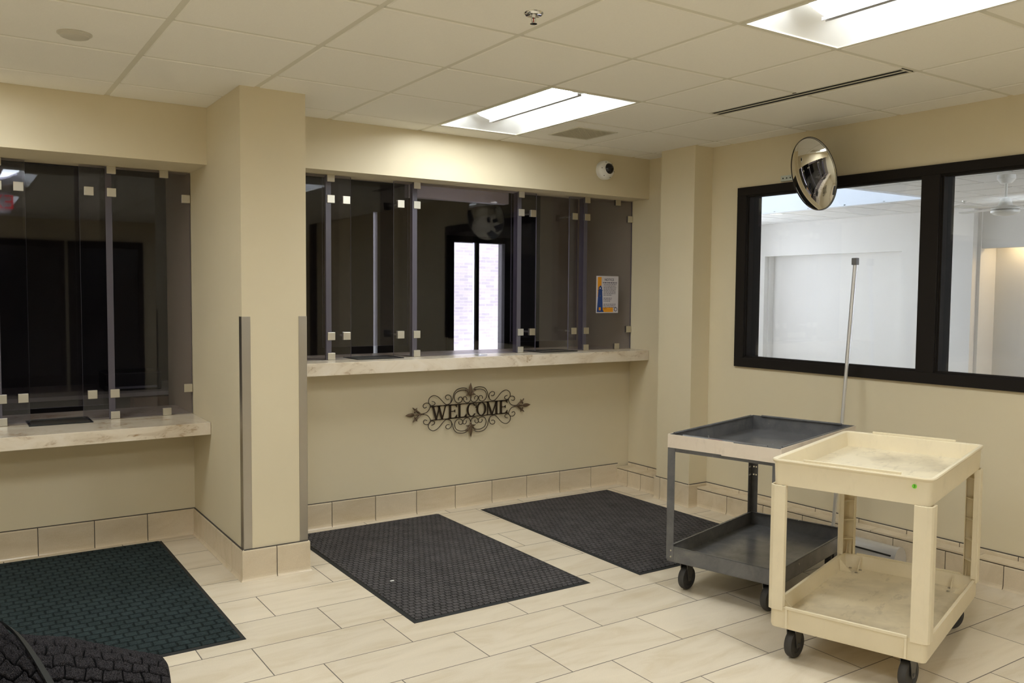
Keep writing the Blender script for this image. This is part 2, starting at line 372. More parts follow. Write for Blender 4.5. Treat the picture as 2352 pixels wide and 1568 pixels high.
# low tiled curb with a ledge
def curb(name, T, x0, x1, d, jf, jt, js_):
    b = MB(); Tc = T @ Matrix.Translation((0, -d, 0))
    base_run(b, Tc, x0, x1, jf, 0.0, 0.127, True)
    b.box(x0, x1, -d, 0, 0, 0.128, 1, T)
    jj = [x0] + [j for j in jt if x0 < j < x1] + [x1]
    for a, c in zip(jj[:-1], jj[1:]): b.box(a+0.0015, c-0.0015, -d-0.013, -0.009, 0.1305, 0.140, 0, T)
    b.box(x0, x1, -d-0.004, 0, 0.128, 0.1385, 1, T)
    base_run(b, T, x0, x1, js_, 0.140, 0.165, False)
    return struct(b.build(name, [M_BASE, M_GROUTD], tint=True))
curb('trim_1', TB((4.585, 5.18), (0, -1)), 0.0, 0.52, 0.115, [0.13, 0.28], [0.14, 0.42], [0.235, 0.46])
b_ = WT.copy()
def wt_room():   # same wall line, local -y on the room side
    T = TB((4.576, 4.33), (0.0355, -1)); 
    return T if (T.to_3x3() @ Vector((0, -1, 0))).x < 0 else None
TW = wt_room()
if TW is None:
    TW = TB((4.576, 4.33), (0.0355, -1)); 
    TW = TW @ Matrix.Scale(-1, 4, (0, 1, 0))
curb('trim_2', TW, 0.0, 7.3, 0.092, joints_from(S(4.049)-0.0, 0.3048, 30), joints_from(S(4.19), 0.6096, 16), joints_from(S(4.02), 0.3048*1.0, 30))

# ------------------------------------------------------------------ corner guards on the pillar
def guard(name, xc, sgn, label):
    b = MB(); y = 4.44; t = 0.002; w_ = 0.044
    xs = (xc, xc+sgn*w_)
    b.box(min(xs), max(xs), y-t, y, 0.167, 1.386); b.box(min(xc, xc-sgn*t), max(xc, xc-sgn*t), y-t, y+w_, 0.167, 1.386)
    return tag(b.build(name, M_STEEL, bevel=0.0006), label, 'corner guard', 'steel corner guards on the pillar')
guard('corner_guard', 1.275, 1, 'tall stainless steel corner guard on the left front edge of the pillar')
guard('corner_guard', 1.620, -1, 'tall stainless steel corner guard on the right front edge of the pillar beside the counter')

# ------------------------------------------------------------------ window in the right wall
wf = struct(empty('window_1', WT @ Vector((W0, 0, ZB))))
def par(o, p):      # parent while keeping world placement of a mesh given in world coordinates
    o.parent = p; o.matrix_parent_inverse = p.matrix_basis.inverted(); return o
par_later = []
zi0, zi1 = 1.100, 2.185
m0, m1 = S(2.775), S(2.680)
FW = 0.076
b = MB()
wbox(b, W0, W1, -0.018, 0.15, ZB, zi0-0.012); wbox(b, W0, W1, -0.018, 0.15, zi1+0.012, ZT)
wbox(b, W0, W0+FW, -0.018, 0.15, zi0-0.012, zi1+0.012); wbox(b, W1-FW, W1, -0.018, 0.15, zi0-0.012, zi1+0.012)
wbox(b, m0-0.004, m1+0.004, -0.018, 0.15, zi0-0.012, zi1+0.012)
fr = par(b.build('window_frame', M_BLACKF, bevel=0.002), wf); fr['kind'] = 'structure'
b = MB()
for a, c in ((W0+FW, m0-0.004), (m1+0.004, W1-FW)):
    for s0, s1, z0, z1 in ((a, c, zi0-0.012, zi0), (a, c, zi1, zi1+0.012), (a, a+0.014, zi0, zi1), (c-0.014, c, zi0, zi1)):
        wbox(b, s0, s1, 0.006, 0.05, z0, z1)
    for s0, s1, z0, z1 in ((a, c, zi0-0.012, zi0-0.004), (a, c, zi1+0.004, zi1+0.012), (a, a+0.006, zi0, zi1), (c-0.006, c, zi0, zi1)):
        wbox(b, s0, s1, -0.006, 0.05, z0, z1)
par(b.build('glazing_bead', M_BLACKF), wf)
for a, c in ((W0+FW, m0-0.004), (m1+0.004, W1-FW)):
    b = MB(); wbox(b, a+0.002, c-0.002, 0.050, 0.058, zi0-0.012, zi1+0.012); par(b.build('window_pane', M_GLASS), wf)

# ------------------------------------------------------------------ counters
tag(MB().box(1.622, 4.583, 4.965, 5.62, 1.004, 1.083).build('service_counter', M_STONE, bevel=0.002),
    'long veined stone-look service counter running right of the pillar, above the welcome sign', 'counter')
tag(MB().box(-3.5, 1.273, 5.072, 5.98, 0.684, 0.755).build('service_counter', M_STONE, bevel=0.002),
    'low veined stone-look counter left of the pillar under the dark glass', 'counter')

# ------------------------------------------------------------------ teller screens
def pane(parent, x0, x1, y, z0, z1, t=0.010, name='glass_pane'):
    b = MB(); b.box(x0, x1, y, y+t, z0, z1, [1, 1, 0, 1, 0, 1]); o = b.build(name, [M_SMOKE, M_EDGE], parent); return o
clip_me = None
def clip(parent, x, y, z, sz=0.050, wd=None, bolt=False):
    b = MB(); wd = wd or sz
    b.box(-wd/2, wd/2, -0.007, 0, -sz/2, sz/2); b.box(-wd/2, wd/2, 0.0102, 0.0165, -sz/2, sz/2)
    o = b.build('clip', M_NICKEL, parent, bevel=0.0018); o.location = (x, y, z)
    if bolt:
        bb = MB(); bb.lathe([(0.007, 0.0), (0.007, 0.085)], 12, Matrix.Rotation(R(-90), 4, 'X')); q = bb.build('bolt', M_NICKEL, o, True); q.location = (0, 0.0166, 0)
    return o
def screen(name, y, zb, zt_, x_end0, x_end1, joints, stations, label, edge_clips):
    t = empty(name, (0, 0, 0), label=label, cat='glass screen')
    xs = [x_end0] + joints + [x_end1]
    st = {a: c for a, c in stations}
    i = 0
    for a, c in zip(xs[:-1], xs[1:]):
        if a in st and st[a] == c:
            pane(t, a+0.002, a+0.137, y, zb+0.012, zt_-0.006); pane(t, c-0.170, c-0.002, y, zb+0.012, zt_-0.006)
            pane(t, a-0.014, c-0.012, y+0.105, zb+0.075, zt_-0.006)
            for z in (zt_-0.152, zb+0.152):
                clip(t, a+0.105, y, z, bolt=True); clip(t, c-0.120, y, z, bolt=True)
        else: pane(t, a+0.002, c-0.002, y, zb+0.006, zt_-0.006)
    for j in joints:
        b = MB(); b.box(j-0.008, j+0.001, y+0.012, y+0.088, zb+0.002, zt_-0.004); b.build('glass_fin', M_EDGE, t)
        b = MB(); b.box(j-0.034, j+0.001, y-0.0016, y-0.0002, zb+0.002, zt_-0.004); b.build('fin_sheen_strip', M_STRIP, t)  # added flat strip, its pale colour stands in for the fin's sheen
        for z in (zt_-0.152, zb+0.152): clip(t, j, y, z)
        clip(t, j, y, zt_-0.022, 0.044, 0.05); clip(t, j, y, zb+0.0235, 0.044, 0.05)
    for x, z in edge_clips: clip(t, x, y, z, 0.044 if (z > zt_-0.06 or z < zb+0.06) else 0.05, 0.05)
    return t
screen('teller_screen', 5.18, 1.083, 2.257, 1.624, 4.582, [2.054, 2.664, 3.513, 4.125], [(2.054, 2.664), (3.513, 4.125)],
       'smoked glass teller screen with square clips above the counter right of the pillar',
       [(4.430, 2.235), (4.435, 1.1065), (4.556, 2.112), (4.556, 1.24)])
screen('teller_screen', 5.50, 0.755, 2.240, -1.35, 1.272, [-0.78, -0.35, 0.252, 0.830], [(0.252, 0.830), (-0.78, -0.35)],
       'smoked glass teller screen with square clips above the lower counter left of the pillar',
       [(1.121, 2.218), (1.121, 0.7785), (1.246, 2.078), (1.246, 0.917)])
pane_l = MB(); pane_l.box(-3.49, -1.355, 5.50, 5.51, 0.758, 2.235); struct(pane_l.build('window_2', M_SMOKE))

# money trays set in the counters
def tray(x0, x1, y0, y1, z, label):
    t = empty('deal_tray', ((x0+x1)/2, (y0+y1)/2, z+0.0005), label=label, cat='tray', group='pass-through trays in the counters')
    hx, hy = (x1-x0)/2, (y1-y0)/2; b = MB(); f = 0.013
    b.box(-hx, hx, -hy, -hy+f, 0, 0.005).box(-hx, hx, hy-f, hy, 0, 0.005).box(-hx, -hx+f, -hy+f, hy-f, 0, 0.005).box(hx-f, hx, -hy+f, hy-f, 0, 0.005)
    b.build('tray_rim', M_BLACKP, t, bevel=0.001)
    n = 10; pr = [(-hx+f + (2*hx-2*f)*k/n, 0.0005 + 0.0022*(2*k/n-1)**2) for k in range(n+1)]
    b = MB(); b.rings([[(x, -hy+f, z_) for x, z_ in pr], [(x, hy-f, z_) for x, z_ in pr]], False, (False, False)); b.build('tray_dish', M_STEEL, t, True)
tray(0.375, 0.700, 5.41, 5.66, 0.755, 'black rimmed metal pass-through tray in the low left counter')
tray(2.200, 2.530, 5.10, 5.34, 1.083, 'black rimmed metal pass-through tray in the right counter nearest the pillar')
tray(3.650, 3.985, 5.10, 5.34, 1.083, 'black rimmed metal pass-through tray in the right counter near the poster end')
b = MB(); b.lathe([(0.045, 0), (0.047, 0.004), (0.040, 0.006), (0.038, 0.0025)], 28)
tag(b.build('glass_dish', M_GLASS, smooth=True, loc=(3.12, 5.09, 1.0835)), 'small clear round dish lying on the counter before the middle glass pane', 'dish')

# notice on the glass
nt_ = empty('notice_poster', (4.333, 5.1785, 1.515), (0, 0, 0), 'small paper notice with a blue lighthouse and orange bands taped to the glass', 'poster')
def flat(name, pts, layer, m_, d=0.0003):
    b = MB(); b.prism(pts, -0.0006-layer*d, -0.0003-layer*d+0.0001, 'y'); return b.build(name, m_, nt_)
PW, PH = 0.112, 0.144
M_PAPER = mat('printed_paper', srgb(205, 200, 206), 0.7); M_ORG = mat('orange_ink', srgb(226, 152, 24), 0.7)
M_BLUE = mat('blue_ink', srgb(28, 62, 128), 0.7); M_INK = mat('grey_ink', srgb(92, 90, 108), 0.7)
b = MB(); n = 10; lo = []
for k in range(n+1):
    x = -PW + 2*PW*k/n; cy = -0.0004*max(0, (k-7)/3)**2; lo.append((x, cy))
b.rings([[(x, cy-0.0001, -PH) for x, cy in lo], [(x, cy-0.0001, PH) for x, cy in lo]], False, (False, False))
b.build('paper_sheet', M_PAPER, nt_)
rect = lambda x0, x1, z0, z1: [(x0, z0), (x1, z0), (x1, z1), (x0, z1)]
flat('orange_band', rect(-0.098, -0.060, -0.02, 0.136), 1, M_ORG)
flat('orange_band', rect(-0.045, 0.060, -0.137, -0.102), 1, M_ORG)
flat('lighthouse', [(-0.104, -0.137), (-0.036, -0.137), (-0.036, -0.128), (-0.045, -0.122), (-0.052, 0.03), (-0.046, 0.032), (-0.046, 0.036), (-0.055, 0.036),
     (-0.055, 0.055), (-0.064, 0.066), (-0.070, 0.072), (-0.076, 0.066), (-0.088, 0.055), (-0.088, 0.036), (-0.096, 0.036), (-0.096, 0.032), (-0.091, 0.030)], 2, M_BLUE)
flat('lighthouse_window', rect(-0.085, -0.066, -0.124, -0.100), 3, M_ORG); flat('lighthouse_window', rect(-0.077, -0.068, -0.017, -0.006), 3, M_INK)
flat('lighthouse_window', rect(-0.077, -0.068, 0.043, 0.054), 3, M_PAPER)
z = 0.092
for k, ln in enumerate([1.0, .97, .9, .97, .93, .9, .95, .9, .62, 0, .63, .6, .5, 0, .92, .9, .92, .25]):
    if ln: 
        segs = []; x = -0.038 if k else -0.046
        while x < -0.04+0.135*ln:
            wd = random.uniform(0.008, 0.022); segs.append((x, min(x+wd, -0.038+0.135*ln))); x += wd+0.004
        b = MB()
        for a, c in segs: b.prism(rect(a, c, z-(0.0022 if k else 0.004), z+(0.0022 if k else 0.004)), -0.0009, -0.0007, 'y')
        b.build('text_line', M_INK, nt_)
    z -= 0.0118 if k else 0.014
b = MB(); b.lathe([(0.017, 0), (0.017, 0.0003)], 28, Matrix.Translation((0.086, -0.0007, -0.116)) @ Matrix.Rotation(R(90), 4, 'X')); b.build('round_seal', M_INK, nt_)
b = MB(); b.lathe([(0.011, 0), (0.011, 0.0003)], 28, Matrix.Translation((0.086, -0.0011, -0.116)) @ Matrix.Rotation(R(90), 4, 'X')); b.build('seal_centre', M_PAPER, nt_)
text_mesh('heading', 'NOTICE', 0.026, M_INK, nt_, Matrix.Translation((0.018, -0.0011, 0.115)) @ Matrix.Rotation(R(90), 4, 'X'), 0.0001)

# ------------------------------------------------------------------ WELCOME sign
ws = empty('welcome_sign', (3.088, 5.172, 0.692), (0, R(-0.5), 0), 'dark scrolled iron WELCOME sign hung on the beige wall under the counter', 'sign')
def loc2(px, py): return ((px-1240)*0.000487, (560+(1240-px)*0.073-py)*0.000431)
def smooth(pts, n=6):
    P = [Vector(p) for p in pts]; out = []
    for i in range(len(P)-1):
        p0, p1, p2, p3 = P[max(i-1, 0)], P[i], P[i+1], P[min(i+2, len(P)-1)]
        for k in range(n):
            t = k/n; out.append(0.5*((2*p1)+(p2-p0)*t+(2*p0-5*p1+4*p2-p3)*t*t+(3*p1-p0-3*p2+p3)*t**3))
    return out + [P[-1]]
scrolls = [
 [(1175,207),(1100,197),(1010,225),(960,290),(940,370),(905,440),(850,467),(800,445),(730,370),(680,332),(620,322),(565,360),(548,420),(575,472),(618,480),(650,455),(640,425),(600,415)],
 [(905,440),(920,385),(905,332),(865,312),(828,330),(825,362),(850,383),(882,376)],
 [(1175,237),(1080,238),(1000,280),(972,350),(985,410),(1030,443),(1080,430),(1107,390),(1093,352),(1060,350),(1040,375),(1045,402)],
 [(1240,340),(1238,385),(1215,425),(1180,440),(1140,425),(1113,385),(1120,350),(1150,342),(1172,366),(1170,396)],
 [(300,515),(345,570),(400,603),(455,610),(520,590),(560,545),(577,490),(560,455),(525,440),(482,455),(465,492),(485,520),(522,505)]]
k = 0
for sx in (1, -1):
    for sz in (1, -1):
        for c in scrolls:
            p2 = [loc2(*q) for q in c]
            pts = smooth([(x*sx, 0.003*((k*7) % 3-1), z*sz) for x, z in p2]); k += 1
            MB().tube(pts, 0.0026, 6).build('scroll', M_IRON, ws, True)
bx0, bx1, bz = -0.318, 0.318, 0.048
for s_ in (1, -1):
    b = MB(); b.box(bx0, bx1, -0.003, 0.003, s_*bz-0.0025, s_*bz+0.0025); b.build('bar', M_IRON, ws)
def petal(b, c, L_, w_, ang, t=0.006, bend=0.0):
    loops = []; n = 10
    for k in range(n+1):
        u = k/n; r = w_*max(0.02, math.sin(math.pi*u**0.8))**0.8
        a = ang + bend*u; x = c[0] + L_*u*math.sin(ang+bend*u*0.5); z = c[1] + L_*u*math.cos(ang+bend*u*0.5)
        loops.append([(x+r*math.cos(2*math.pi*i/8)*math.cos(a), -0.003+t*min(1, r/w_+0.05)*math.sin(2*math.pi*i/8), z-r*math.cos(2*math.pi*i/8)*math.sin(a)) for i in range(8)])
    b.rings(loops)
for s_ in (1, -1):
    b = MB(); petal(b, (0, 0.100), 0.094, 0.013, 0)
    for q in (-1, 1):
        petal(b, (0.003*q, 0.098), 0.066, 0.0065, 0.38*q, bend=0.6*q); petal(b, (0.020*q, 0.146), 0.026, 0.0055, 1.2*q, bend=2.0*q)
        petal(b, (0.006*q, 0.104), 0.036, 0.006, 0.75*q, bend=1.6*q); petal(b, (0.002*q, 0.104), -0.022, 0.005, 0)
    b.box(-0.013, 0.013, -0.006, 0.003, 0.112, 0.117)
    o = b.build('finial', M_IRONL, ws, True)
    if s_ < 0: o.rotation_euler = (0, math.pi, 0)
    b = MB(); petal(b, (0, 0.440), 0.074, 0.013, 0)
    for q in (-1, 1):
        petal(b, (0, 0.392), 0.060, 0.006, 0.50*q, bend=0.5*q); petal(b, (0.004*q, 0.400), 0.045, 0.005, 0.95*q, bend=-1.0*q)
        petal(b, (0.018*q, 0.428), 0.030, 0.006, 1.0*q, bend=1.4*q); petal(b, (0.010*q, 0.440), 0.026, 0.006, 0.9*q, bend=2.0*q)
        petal(b, (0.030*q, 0.432), 0.032, 0.005, 0.5*q, bend=0.3*q)
    petal(b, (0, 0.37), 0.09, 0.007, 0)
    o = b.build('end_finial', M_IRONL, ws, True); o.rotation_euler = (0, s_*R(90), 0)
def glyph(ch, x0, x1):
    b = MB(); h = 2*bz; z0 = -bz; w_ = x1-x0; y0, y1 = -0.0035, 0.0035
    def st(ax, az, bx_, bz_, wd):
        b.prism([(x0+ax*w_-wd/2, z0+az*h), (x0+ax*w_+wd/2, z0+az*h), (x0+bx_*w_+wd/2, z0+bz_*h), (x0+bx_*w_-wd/2, z0+bz_*h)], y0, y1, 'y')
    def bar(ax, bx_, az, bz_): b.prism(rect(x0+ax*w_, x0+bx_*w_, z0+az*h, z0+bz_*h), y0, y1, 'y')
    def arm(az, tip, sg):   # horizontal arm with a serif tip
        bar(0.22, 0.95, az-0.022, az+0.022); b.prism([(x0+0.95*w_, z0+(az-sg*0.02)*h), (x0+0.95*w_, z0+(az+sg*tip)*h), (x0+0.70*w_, z0+(az+sg*0.01)*h)], y0, y1, 'y')
    T_, t_ = 0.014, 0.0065
    if ch == 'W':
        st(.13, 1, .33, 0, T_); st(.33, 0, .53, 1, t_); st(.47, 1, .68, 0, T_); st(.68, 0, .90, 1, t_); bar(0, .28, .95, 1); bar(.36, .62, .95, 1); bar(.80, 1, .95, 1)
    elif ch == 'M':
        st(.15, 0, .15, 1, t_); st(.15, 1, .5, 0, T_); st(.5, 0, .85, 1, t_); st(.86, 0, .86, 1, T_); bar(0, .3, 0, .05); bar(.70, 1, 0, .05); bar(.72, 1, .95, 1); bar(.02, .2, .95, 1)
    elif ch in 'EL':
        st(.22, 0, .22, 1, T_); bar(0, .42, 0, .05); bar(0, .42, .95, 1); arm(.03, .22, 1)
        if ch == 'E': arm(.97, .20, -1); bar(.22, .75, .49, .54); b.prism([(x0+.75*w_, z0+.40*h), (x0+.75*w_, z0+.63*h), (x0+.60*w_, z0+.52*h)], y0, y1, 'y')
    else:
        a0, a1 = (R(38), R(322)) if ch == 'C' else (0, 2*math.pi); n = 30; xc = x0+w_/2; lo = []
        for k in range(n+1):
            a = a0+(a1-a0)*k/n; ca, sa = math.cos(a), math.sin(a)
            ox, oz = xc+w_*.49*ca, h/2*sa*1.0; ix, iz = xc+(w_*.49-0.013)*ca, (h/2-0.005)*sa
            lo.append([(ox, y0, oz), (ox, y1, oz), (ix, y1, iz), (ix, y0, iz)])
        b.rings(lo)
        if ch == 'C': b.prism([(x1-.10*w_, z0+.62*h), (x1-.02*w_, z0+.62*h), (x1-.04*w_, z0+.98*h)], y0, y1, 'y')
    return b.build('letter_' + ch.lower(), M_IRON, ws)
for ch, a, c in (('W', -0.318, -0.188), ('E', -0.182, -0.108), ('L', -0.108, -0.030), ('C', -0.032, 0.050), ('O', 0.048, 0.130), ('M', 0.126, 0.232), ('E', 0.240, 0.314)): glyph(ch, a, c)

# ------------------------------------------------------------------ floor mats
def floor_mat(x0, x1, y0, y1, m_, label, rot=0.0):
    cx, cy = (x0+x1)/2, (y0+y1)/2; t = empty('floor_mat', (cx, cy, 0), (0, 0, rot), label, 'floor mat', 'entrance mats on the tiled floor')
    hx, hy = (x1-x0)/2, (y1-y0)/2; e_ = 0.020
    b = MB(); b.rings([[(-hx, -hy, 0.0004), (hx, -hy, 0.0004), (hx, hy, 0.0004), (-hx, hy, 0.0004)], [(-hx, -hy, 0.0015), (hx, -hy, 0.0015), (hx, hy, 0.0015), (-hx, hy, 0.0015)],
        [(-hx+e_, -hy+e_, 0.005), (hx-e_, -hy+e_, 0.005), (hx-e_, hy-e_, 0.005), (-hx+e_, hy-e_, 0.005)]]); b.build('rubber_edge', M_RUBBER, t)
    b = MB(); hx -= e_; hy -= e_; k_ = 0.004
    b.rings([[(-hx, -hy, 0.0051), (hx, -hy, 0.0051), (hx, hy, 0.0051), (-hx, hy, 0.0051)], [(-hx, -hy, 0.008), (hx, -hy, 0.008), (hx, hy, 0.008), (-hx, hy, 0.008)],
        [(-hx+k_, -hy+k_, 0.0105), (hx-k_, -hy+k_, 0.0105), (hx-k_, hy-k_, 0.0105), (-hx+k_, hy-k_, 0.0105)]]); b.build('carpet_surface', m_, t)
    return t
floor_mat(-0.16, 1.063, 3.678, 5.428, M_MATG, 'dark green floor mat on the tiles left of the pillar')
floor_mat(1.762, 2.795, 3.444, 5.105, M_MATC, 'charcoal floor mat beside the pillar below the counter, with a white scrap on it')
floor_mat(3.100, 4.255, 3.400, 5.052, M_MATC, 'charcoal floor mat in the corner, partly under the grey cart')
tag(MB().prism([(-0.010, -0.004), (0.010, -0.007), (0.012, 0.006), (-0.008, 0.007)], 0, 0.0015).build('paper_scrap', M_WHITE, loc=(1.915, 4.00, 0.0108)), 'tiny white paper scrap on the charcoal mat beside the pillar', 'litter')

# rolled mat in the foreground, real tufts
rm = empty('rolled_mat', (0.59, 2.93, 0), (0, 0, R(-7)), 'loosely rolled charcoal mat with black rubber edge lying in the near left corner', 'rolled mat')
def cone(x): d = max(0.0, -x); return 1 + 1.35*min(d, 0.30) + 0.55*max(0, min(d-0.30, 0.5))
def tuft(u, v, bw=0.054, bh=0.041):
    u += 0.0035*math.sin(v*61+u*23)+0.002*math.sin(u*190); v += 0.003*math.sin(u*83+1)+0.0018*math.sin(u*240+v*60)
    row = math.floor(v/bh); uu = (u/bw + 0.5*(row % 2)) % 1.0; vv = (v/bh) % 1.0
    d = min(uu*bw, (1-uu)*bw, vv*bh, (1-vv)*bh)
    h = min(1, max(0, (d-0.0008)/0.0045)); return 0.012*math.sqrt(h)
def roll_surface(name, r0, xl, xr, th0, th1, edge=None, m_=M_ROLL, sgn=1, skew=0.0):
    b = MB(); nu = 460; nv = 300; loops = []; pile = []
    for k in range(nv+1):
        th = th0+(th1-th0)*k/nv; row = []
        xe = xr if edge is None else edge(th)
        for i in range(nu+1):
            x = xl+(xe-xl)*(i/nu); s_ = r0*th*1.15
            a, c_ = (x*math.cos(skew)+s_*math.sin(skew), -x*math.sin(skew)+s_*math.cos(skew))
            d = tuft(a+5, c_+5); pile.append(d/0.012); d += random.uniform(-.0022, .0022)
            en = min(1, (xe-x)/0.02+0.02); rr = r0*(0.90+0.10*math.sqrt(max(0, min(1, en)))) + d*min(1, en) + 0.008*math.sin(x*6+th)
            cf = cone(x); yy = -rr*1.12*math.sin(th)*cf; zz = (0.145 + rr*0.86*math.cos(th))*cf
            row.append((x, yy, max(0.003, zz)))
        loops.append(row)
    b.rings(loops, False, (False, False)); o = b.build(name, m_, rm, True)
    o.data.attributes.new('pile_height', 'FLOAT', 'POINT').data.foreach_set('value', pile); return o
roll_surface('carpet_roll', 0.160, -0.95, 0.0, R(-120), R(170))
edge = lambda th: -0.445 + 0.13*max(-0.6, min(1.3, th))
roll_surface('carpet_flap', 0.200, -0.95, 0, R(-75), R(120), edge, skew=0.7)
b = MB(); lo = []
for k in range(41):
    th = R(-75)+(R(195))*k/40; xe = edge(th)
    def P(x, r): cf = cone(x); return (x, -r*1.12*math.sin(th)*cf, max(0.003, (0.145+r*0.86*math.cos(th))*cf))
    lo.append([P(xe-0.002, 0.196), P(xe-0.002, 0.206), P(xe+0.018, 0.194), P(xe+0.018, 0.186)])
b.rings(lo); b.build('rubber_edge', M_RUBBER, rm, True)
b = MB(); lo = []
for k in range(121):
    th = 0.4+k/120*4.6*math.pi; r = 0.150-0.0085*k/10
    lo.append([(0.0, -r*1.12*math.sin(th), max(.003, .145+r*.86*math.cos(th))), (0.0, -(r-.008)*1.12*math.sin(th), max(.004, .145+(r-.008)*.86*math.cos(th))),
               (-0.3, -(r-.008)*1.12*math.sin(th), max(.004, .145+(r-.008)*.86*math.cos(th))), (-0.3, -r*1.12*math.sin(th), max(.003, .145+r*.86*math.cos(th)))])
b.rings(lo); b.build('inner_coil', M_RUBBER, rm, True)

# ------------------------------------------------------------------ casters
def caster(parent, x, y, rot, d=0.125, top=0.145, w_=0.030):
    r = d/2; b = MB()
    for s_ in (-1, 1): b.prism([(-0.012, r-0.014), (0.012, r-0.014), (0.030, top-0.008), (-0.030, top-0.008)], s_*(w_/2+0.004)-0.0015, s_*(w_/2+0.004)+0.0015, 'y')
    b.box(-0.032, 0.032, -w_/2-0.006, w_/2+0.006, top-0.010, top-0.006); b.box(-0.045, 0.045, -0.038, 0.038, top-0.004, top); b.lathe([(0.022, top-0.006), (0.022, top-0.004)], 20)
    b.lathe([(0.006, -w_/2-0.010), (0.006, w_/2+0.010)], 10, Matrix.Translation((0, 0, r)) @ Matrix.Rotation(R(90), 4, 'X'))
    o = b.build('caster', M_FORK, parent); o.location = (x, y, 0); o.rotation_euler = (0, 0, rot)
    wm = MB(); Tm = Matrix.Translation((0, 0, r)) @ Matrix.Rotation(R(90), 4, 'X')
    wm.lathe([(r*.30, -w_/2*.8), (r*.62, -w_/2*.8), (r*.66, -w_/2), (r*.93, -w_/2), (r, -w_/2*.55), (r, w_/2*.55), (r*.93, w_/2), (r*.66, w_/2), (r*.62, w_/2*.8), (r*.30, w_/2*.8)], 36, Tm)
    wm.build('wheel', M_WHEEL, o, True); return o

# ------------------------------------------------------------------ grey steel cart
gc = empty('utility_cart', (3.2277, 2.5887, 0), (0, 0, 0.2664), 'grey two-shelf steel cart with white edge strips around its top tray', 'cart')
GL, GW = 0.9628, 0.5975
def steel_tray(name, z0, z1, fl, lip):
    b = MB(); t = 0.003
    b.box(0, GL, 0, GW, fl-0.003, fl)
    b.box(0, GL, 0, t, z0, z1).box(0, GL, GW-t, GW, z0, z1).box(0, t, t, GW-t, z0, z1).box(GL-t, GL, t, GW-t, z0, z1)
    if lip:
        b.box(0, GL, 0, 0.012, z1-0.003, z1).box(0, GL, GW-0.012, GW, z1-0.003, z1).box(0, 0.012, 0.012, GW-0.012, z1-0.003, z1).box(GL-0.012, GL, 0.012, GW-0.012, z1-0.003, z1)
    return b.build(name, M_GREY, gc, bevel=0.0008)
steel_tray('top_tray', 0.718, 0.806, 0.728, False); steel_tray('lower_tray', 0.149, 0.2267, 0.153, True)
for y0, y1, x in ((0.07, 0.52, 0.007), (0.07, 0.54, GL-0.007)): MB().tube([(x, y0, 0.806), (x, y1, 0.806)], 0.0055, 8).build('rolled_rim', M_GREY, gc, True)
for x0, x1, y in ((0.03, 0.93, 0.007), (0.04, 0.92, GW-0.007)): MB().tube([(x0, y, 0.806), (x1, y, 0.806)], 0.0055, 8).build('rolled_rim', M_GREY, gc, True)
b = MB(); b.box(-0.0045, -0.0005, 0.24, GW+0.004, 0.738, 0.806); b.build('edge_strip', M_BAND, gc)
b = MB(); b.box(-0.0062, -0.002, -0.004, 0.30, 0.734, 0.8025); b.build('edge_strip', M_BAND, gc)
b = MB(); b.box(-0.004, GL+0.004, -0.0045, -0.0005, 0.738, 0.806); b.build('edge_strip', M_BAND, gc)
b = MB(); b.box(-0.004, GL+0.004, GW+0.0005, GW+0.0045, 0.738, 0.806); b.build('edge_strip', M_BAND, gc)
M_RED = mat('red_tape', srgb(140, 30, 36), 0.6)
MB().box(0.001, 0.010, 0.30, 0.375, 0.8065, 0.8075).build('red_tape', M_RED, gc)
def plate(b, along, w_, z0, z1, T, holes=()):
    us = [0, w_]; zs = [z0, z1]; hs = 0.0045
    for u, z in holes: us += [u-hs, u+hs]; zs += [z-hs, z+hs]
    us = sorted(set(us)); zs = sorted(set(zs))
    for a, c in zip(us[:-1], us[1:]):
        for p, q in zip(zs[:-1], zs[1:]):
            if any(abs((a+c)/2-u) < 1e-4 and abs((p+q)/2-z) < 1e-4 for u, z in holes): continue
            b.box(a, c, 0, 0.003, p, q, 0, T)
hz = [(u, z) for u in (0.016, 0.031) for z in (0.497, 0.450)]
for cx_, cy_, dx, dy in ((0, 0, 1, 1), (0, GW, 1, -1), (GL, 0, -1, 1), (GL, GW, -1, -1)):
    b = MB(); ox = cx_-dx*0.0032; oy = cy_-dy*0.0032
    T1 = Matrix.Translation((ox, oy, 0)) @ Matrix.Diagonal((dx, dy, 1, 1))
    back = (cx_ == GL and cy_ == GW)
    plate(b, 'x', 0.042, 0.160, 0.737 if True else 0, T1, hz if back else ())
    plate(b, 'y', 0.042, 0.160, 0.737, T1 @ Matrix(((0, 1, 0, 0), (1, 0, 0, 0), (0, 0, 1, 0), (0, 0, 0, 1))), hz if back else ())
    o = b.build('leg', M_GREY, gc)
    for z in (0.176, 0.208):
        bb = MB(); bb.lathe([(0.005, 0), (0.0045, 0.0025), (0.002, 0.0035)], 10, Matrix.Translation((ox, oy+dy*0.028, z)) @ Matrix.Rotation(R(-90*dx), 4, 'Y')); bb.build('bolt', M_NICKEL, o, True)
for x, y, rr in ((0.075, 0.075, -0.10), (0.075, GW-0.075, -0.06), (GL-0.09, 0.075, 0.0), (GL-0.09, GW-0.075, 0.0)): caster(gc, x, y, rr, 0.120, 0.149, 0.032)

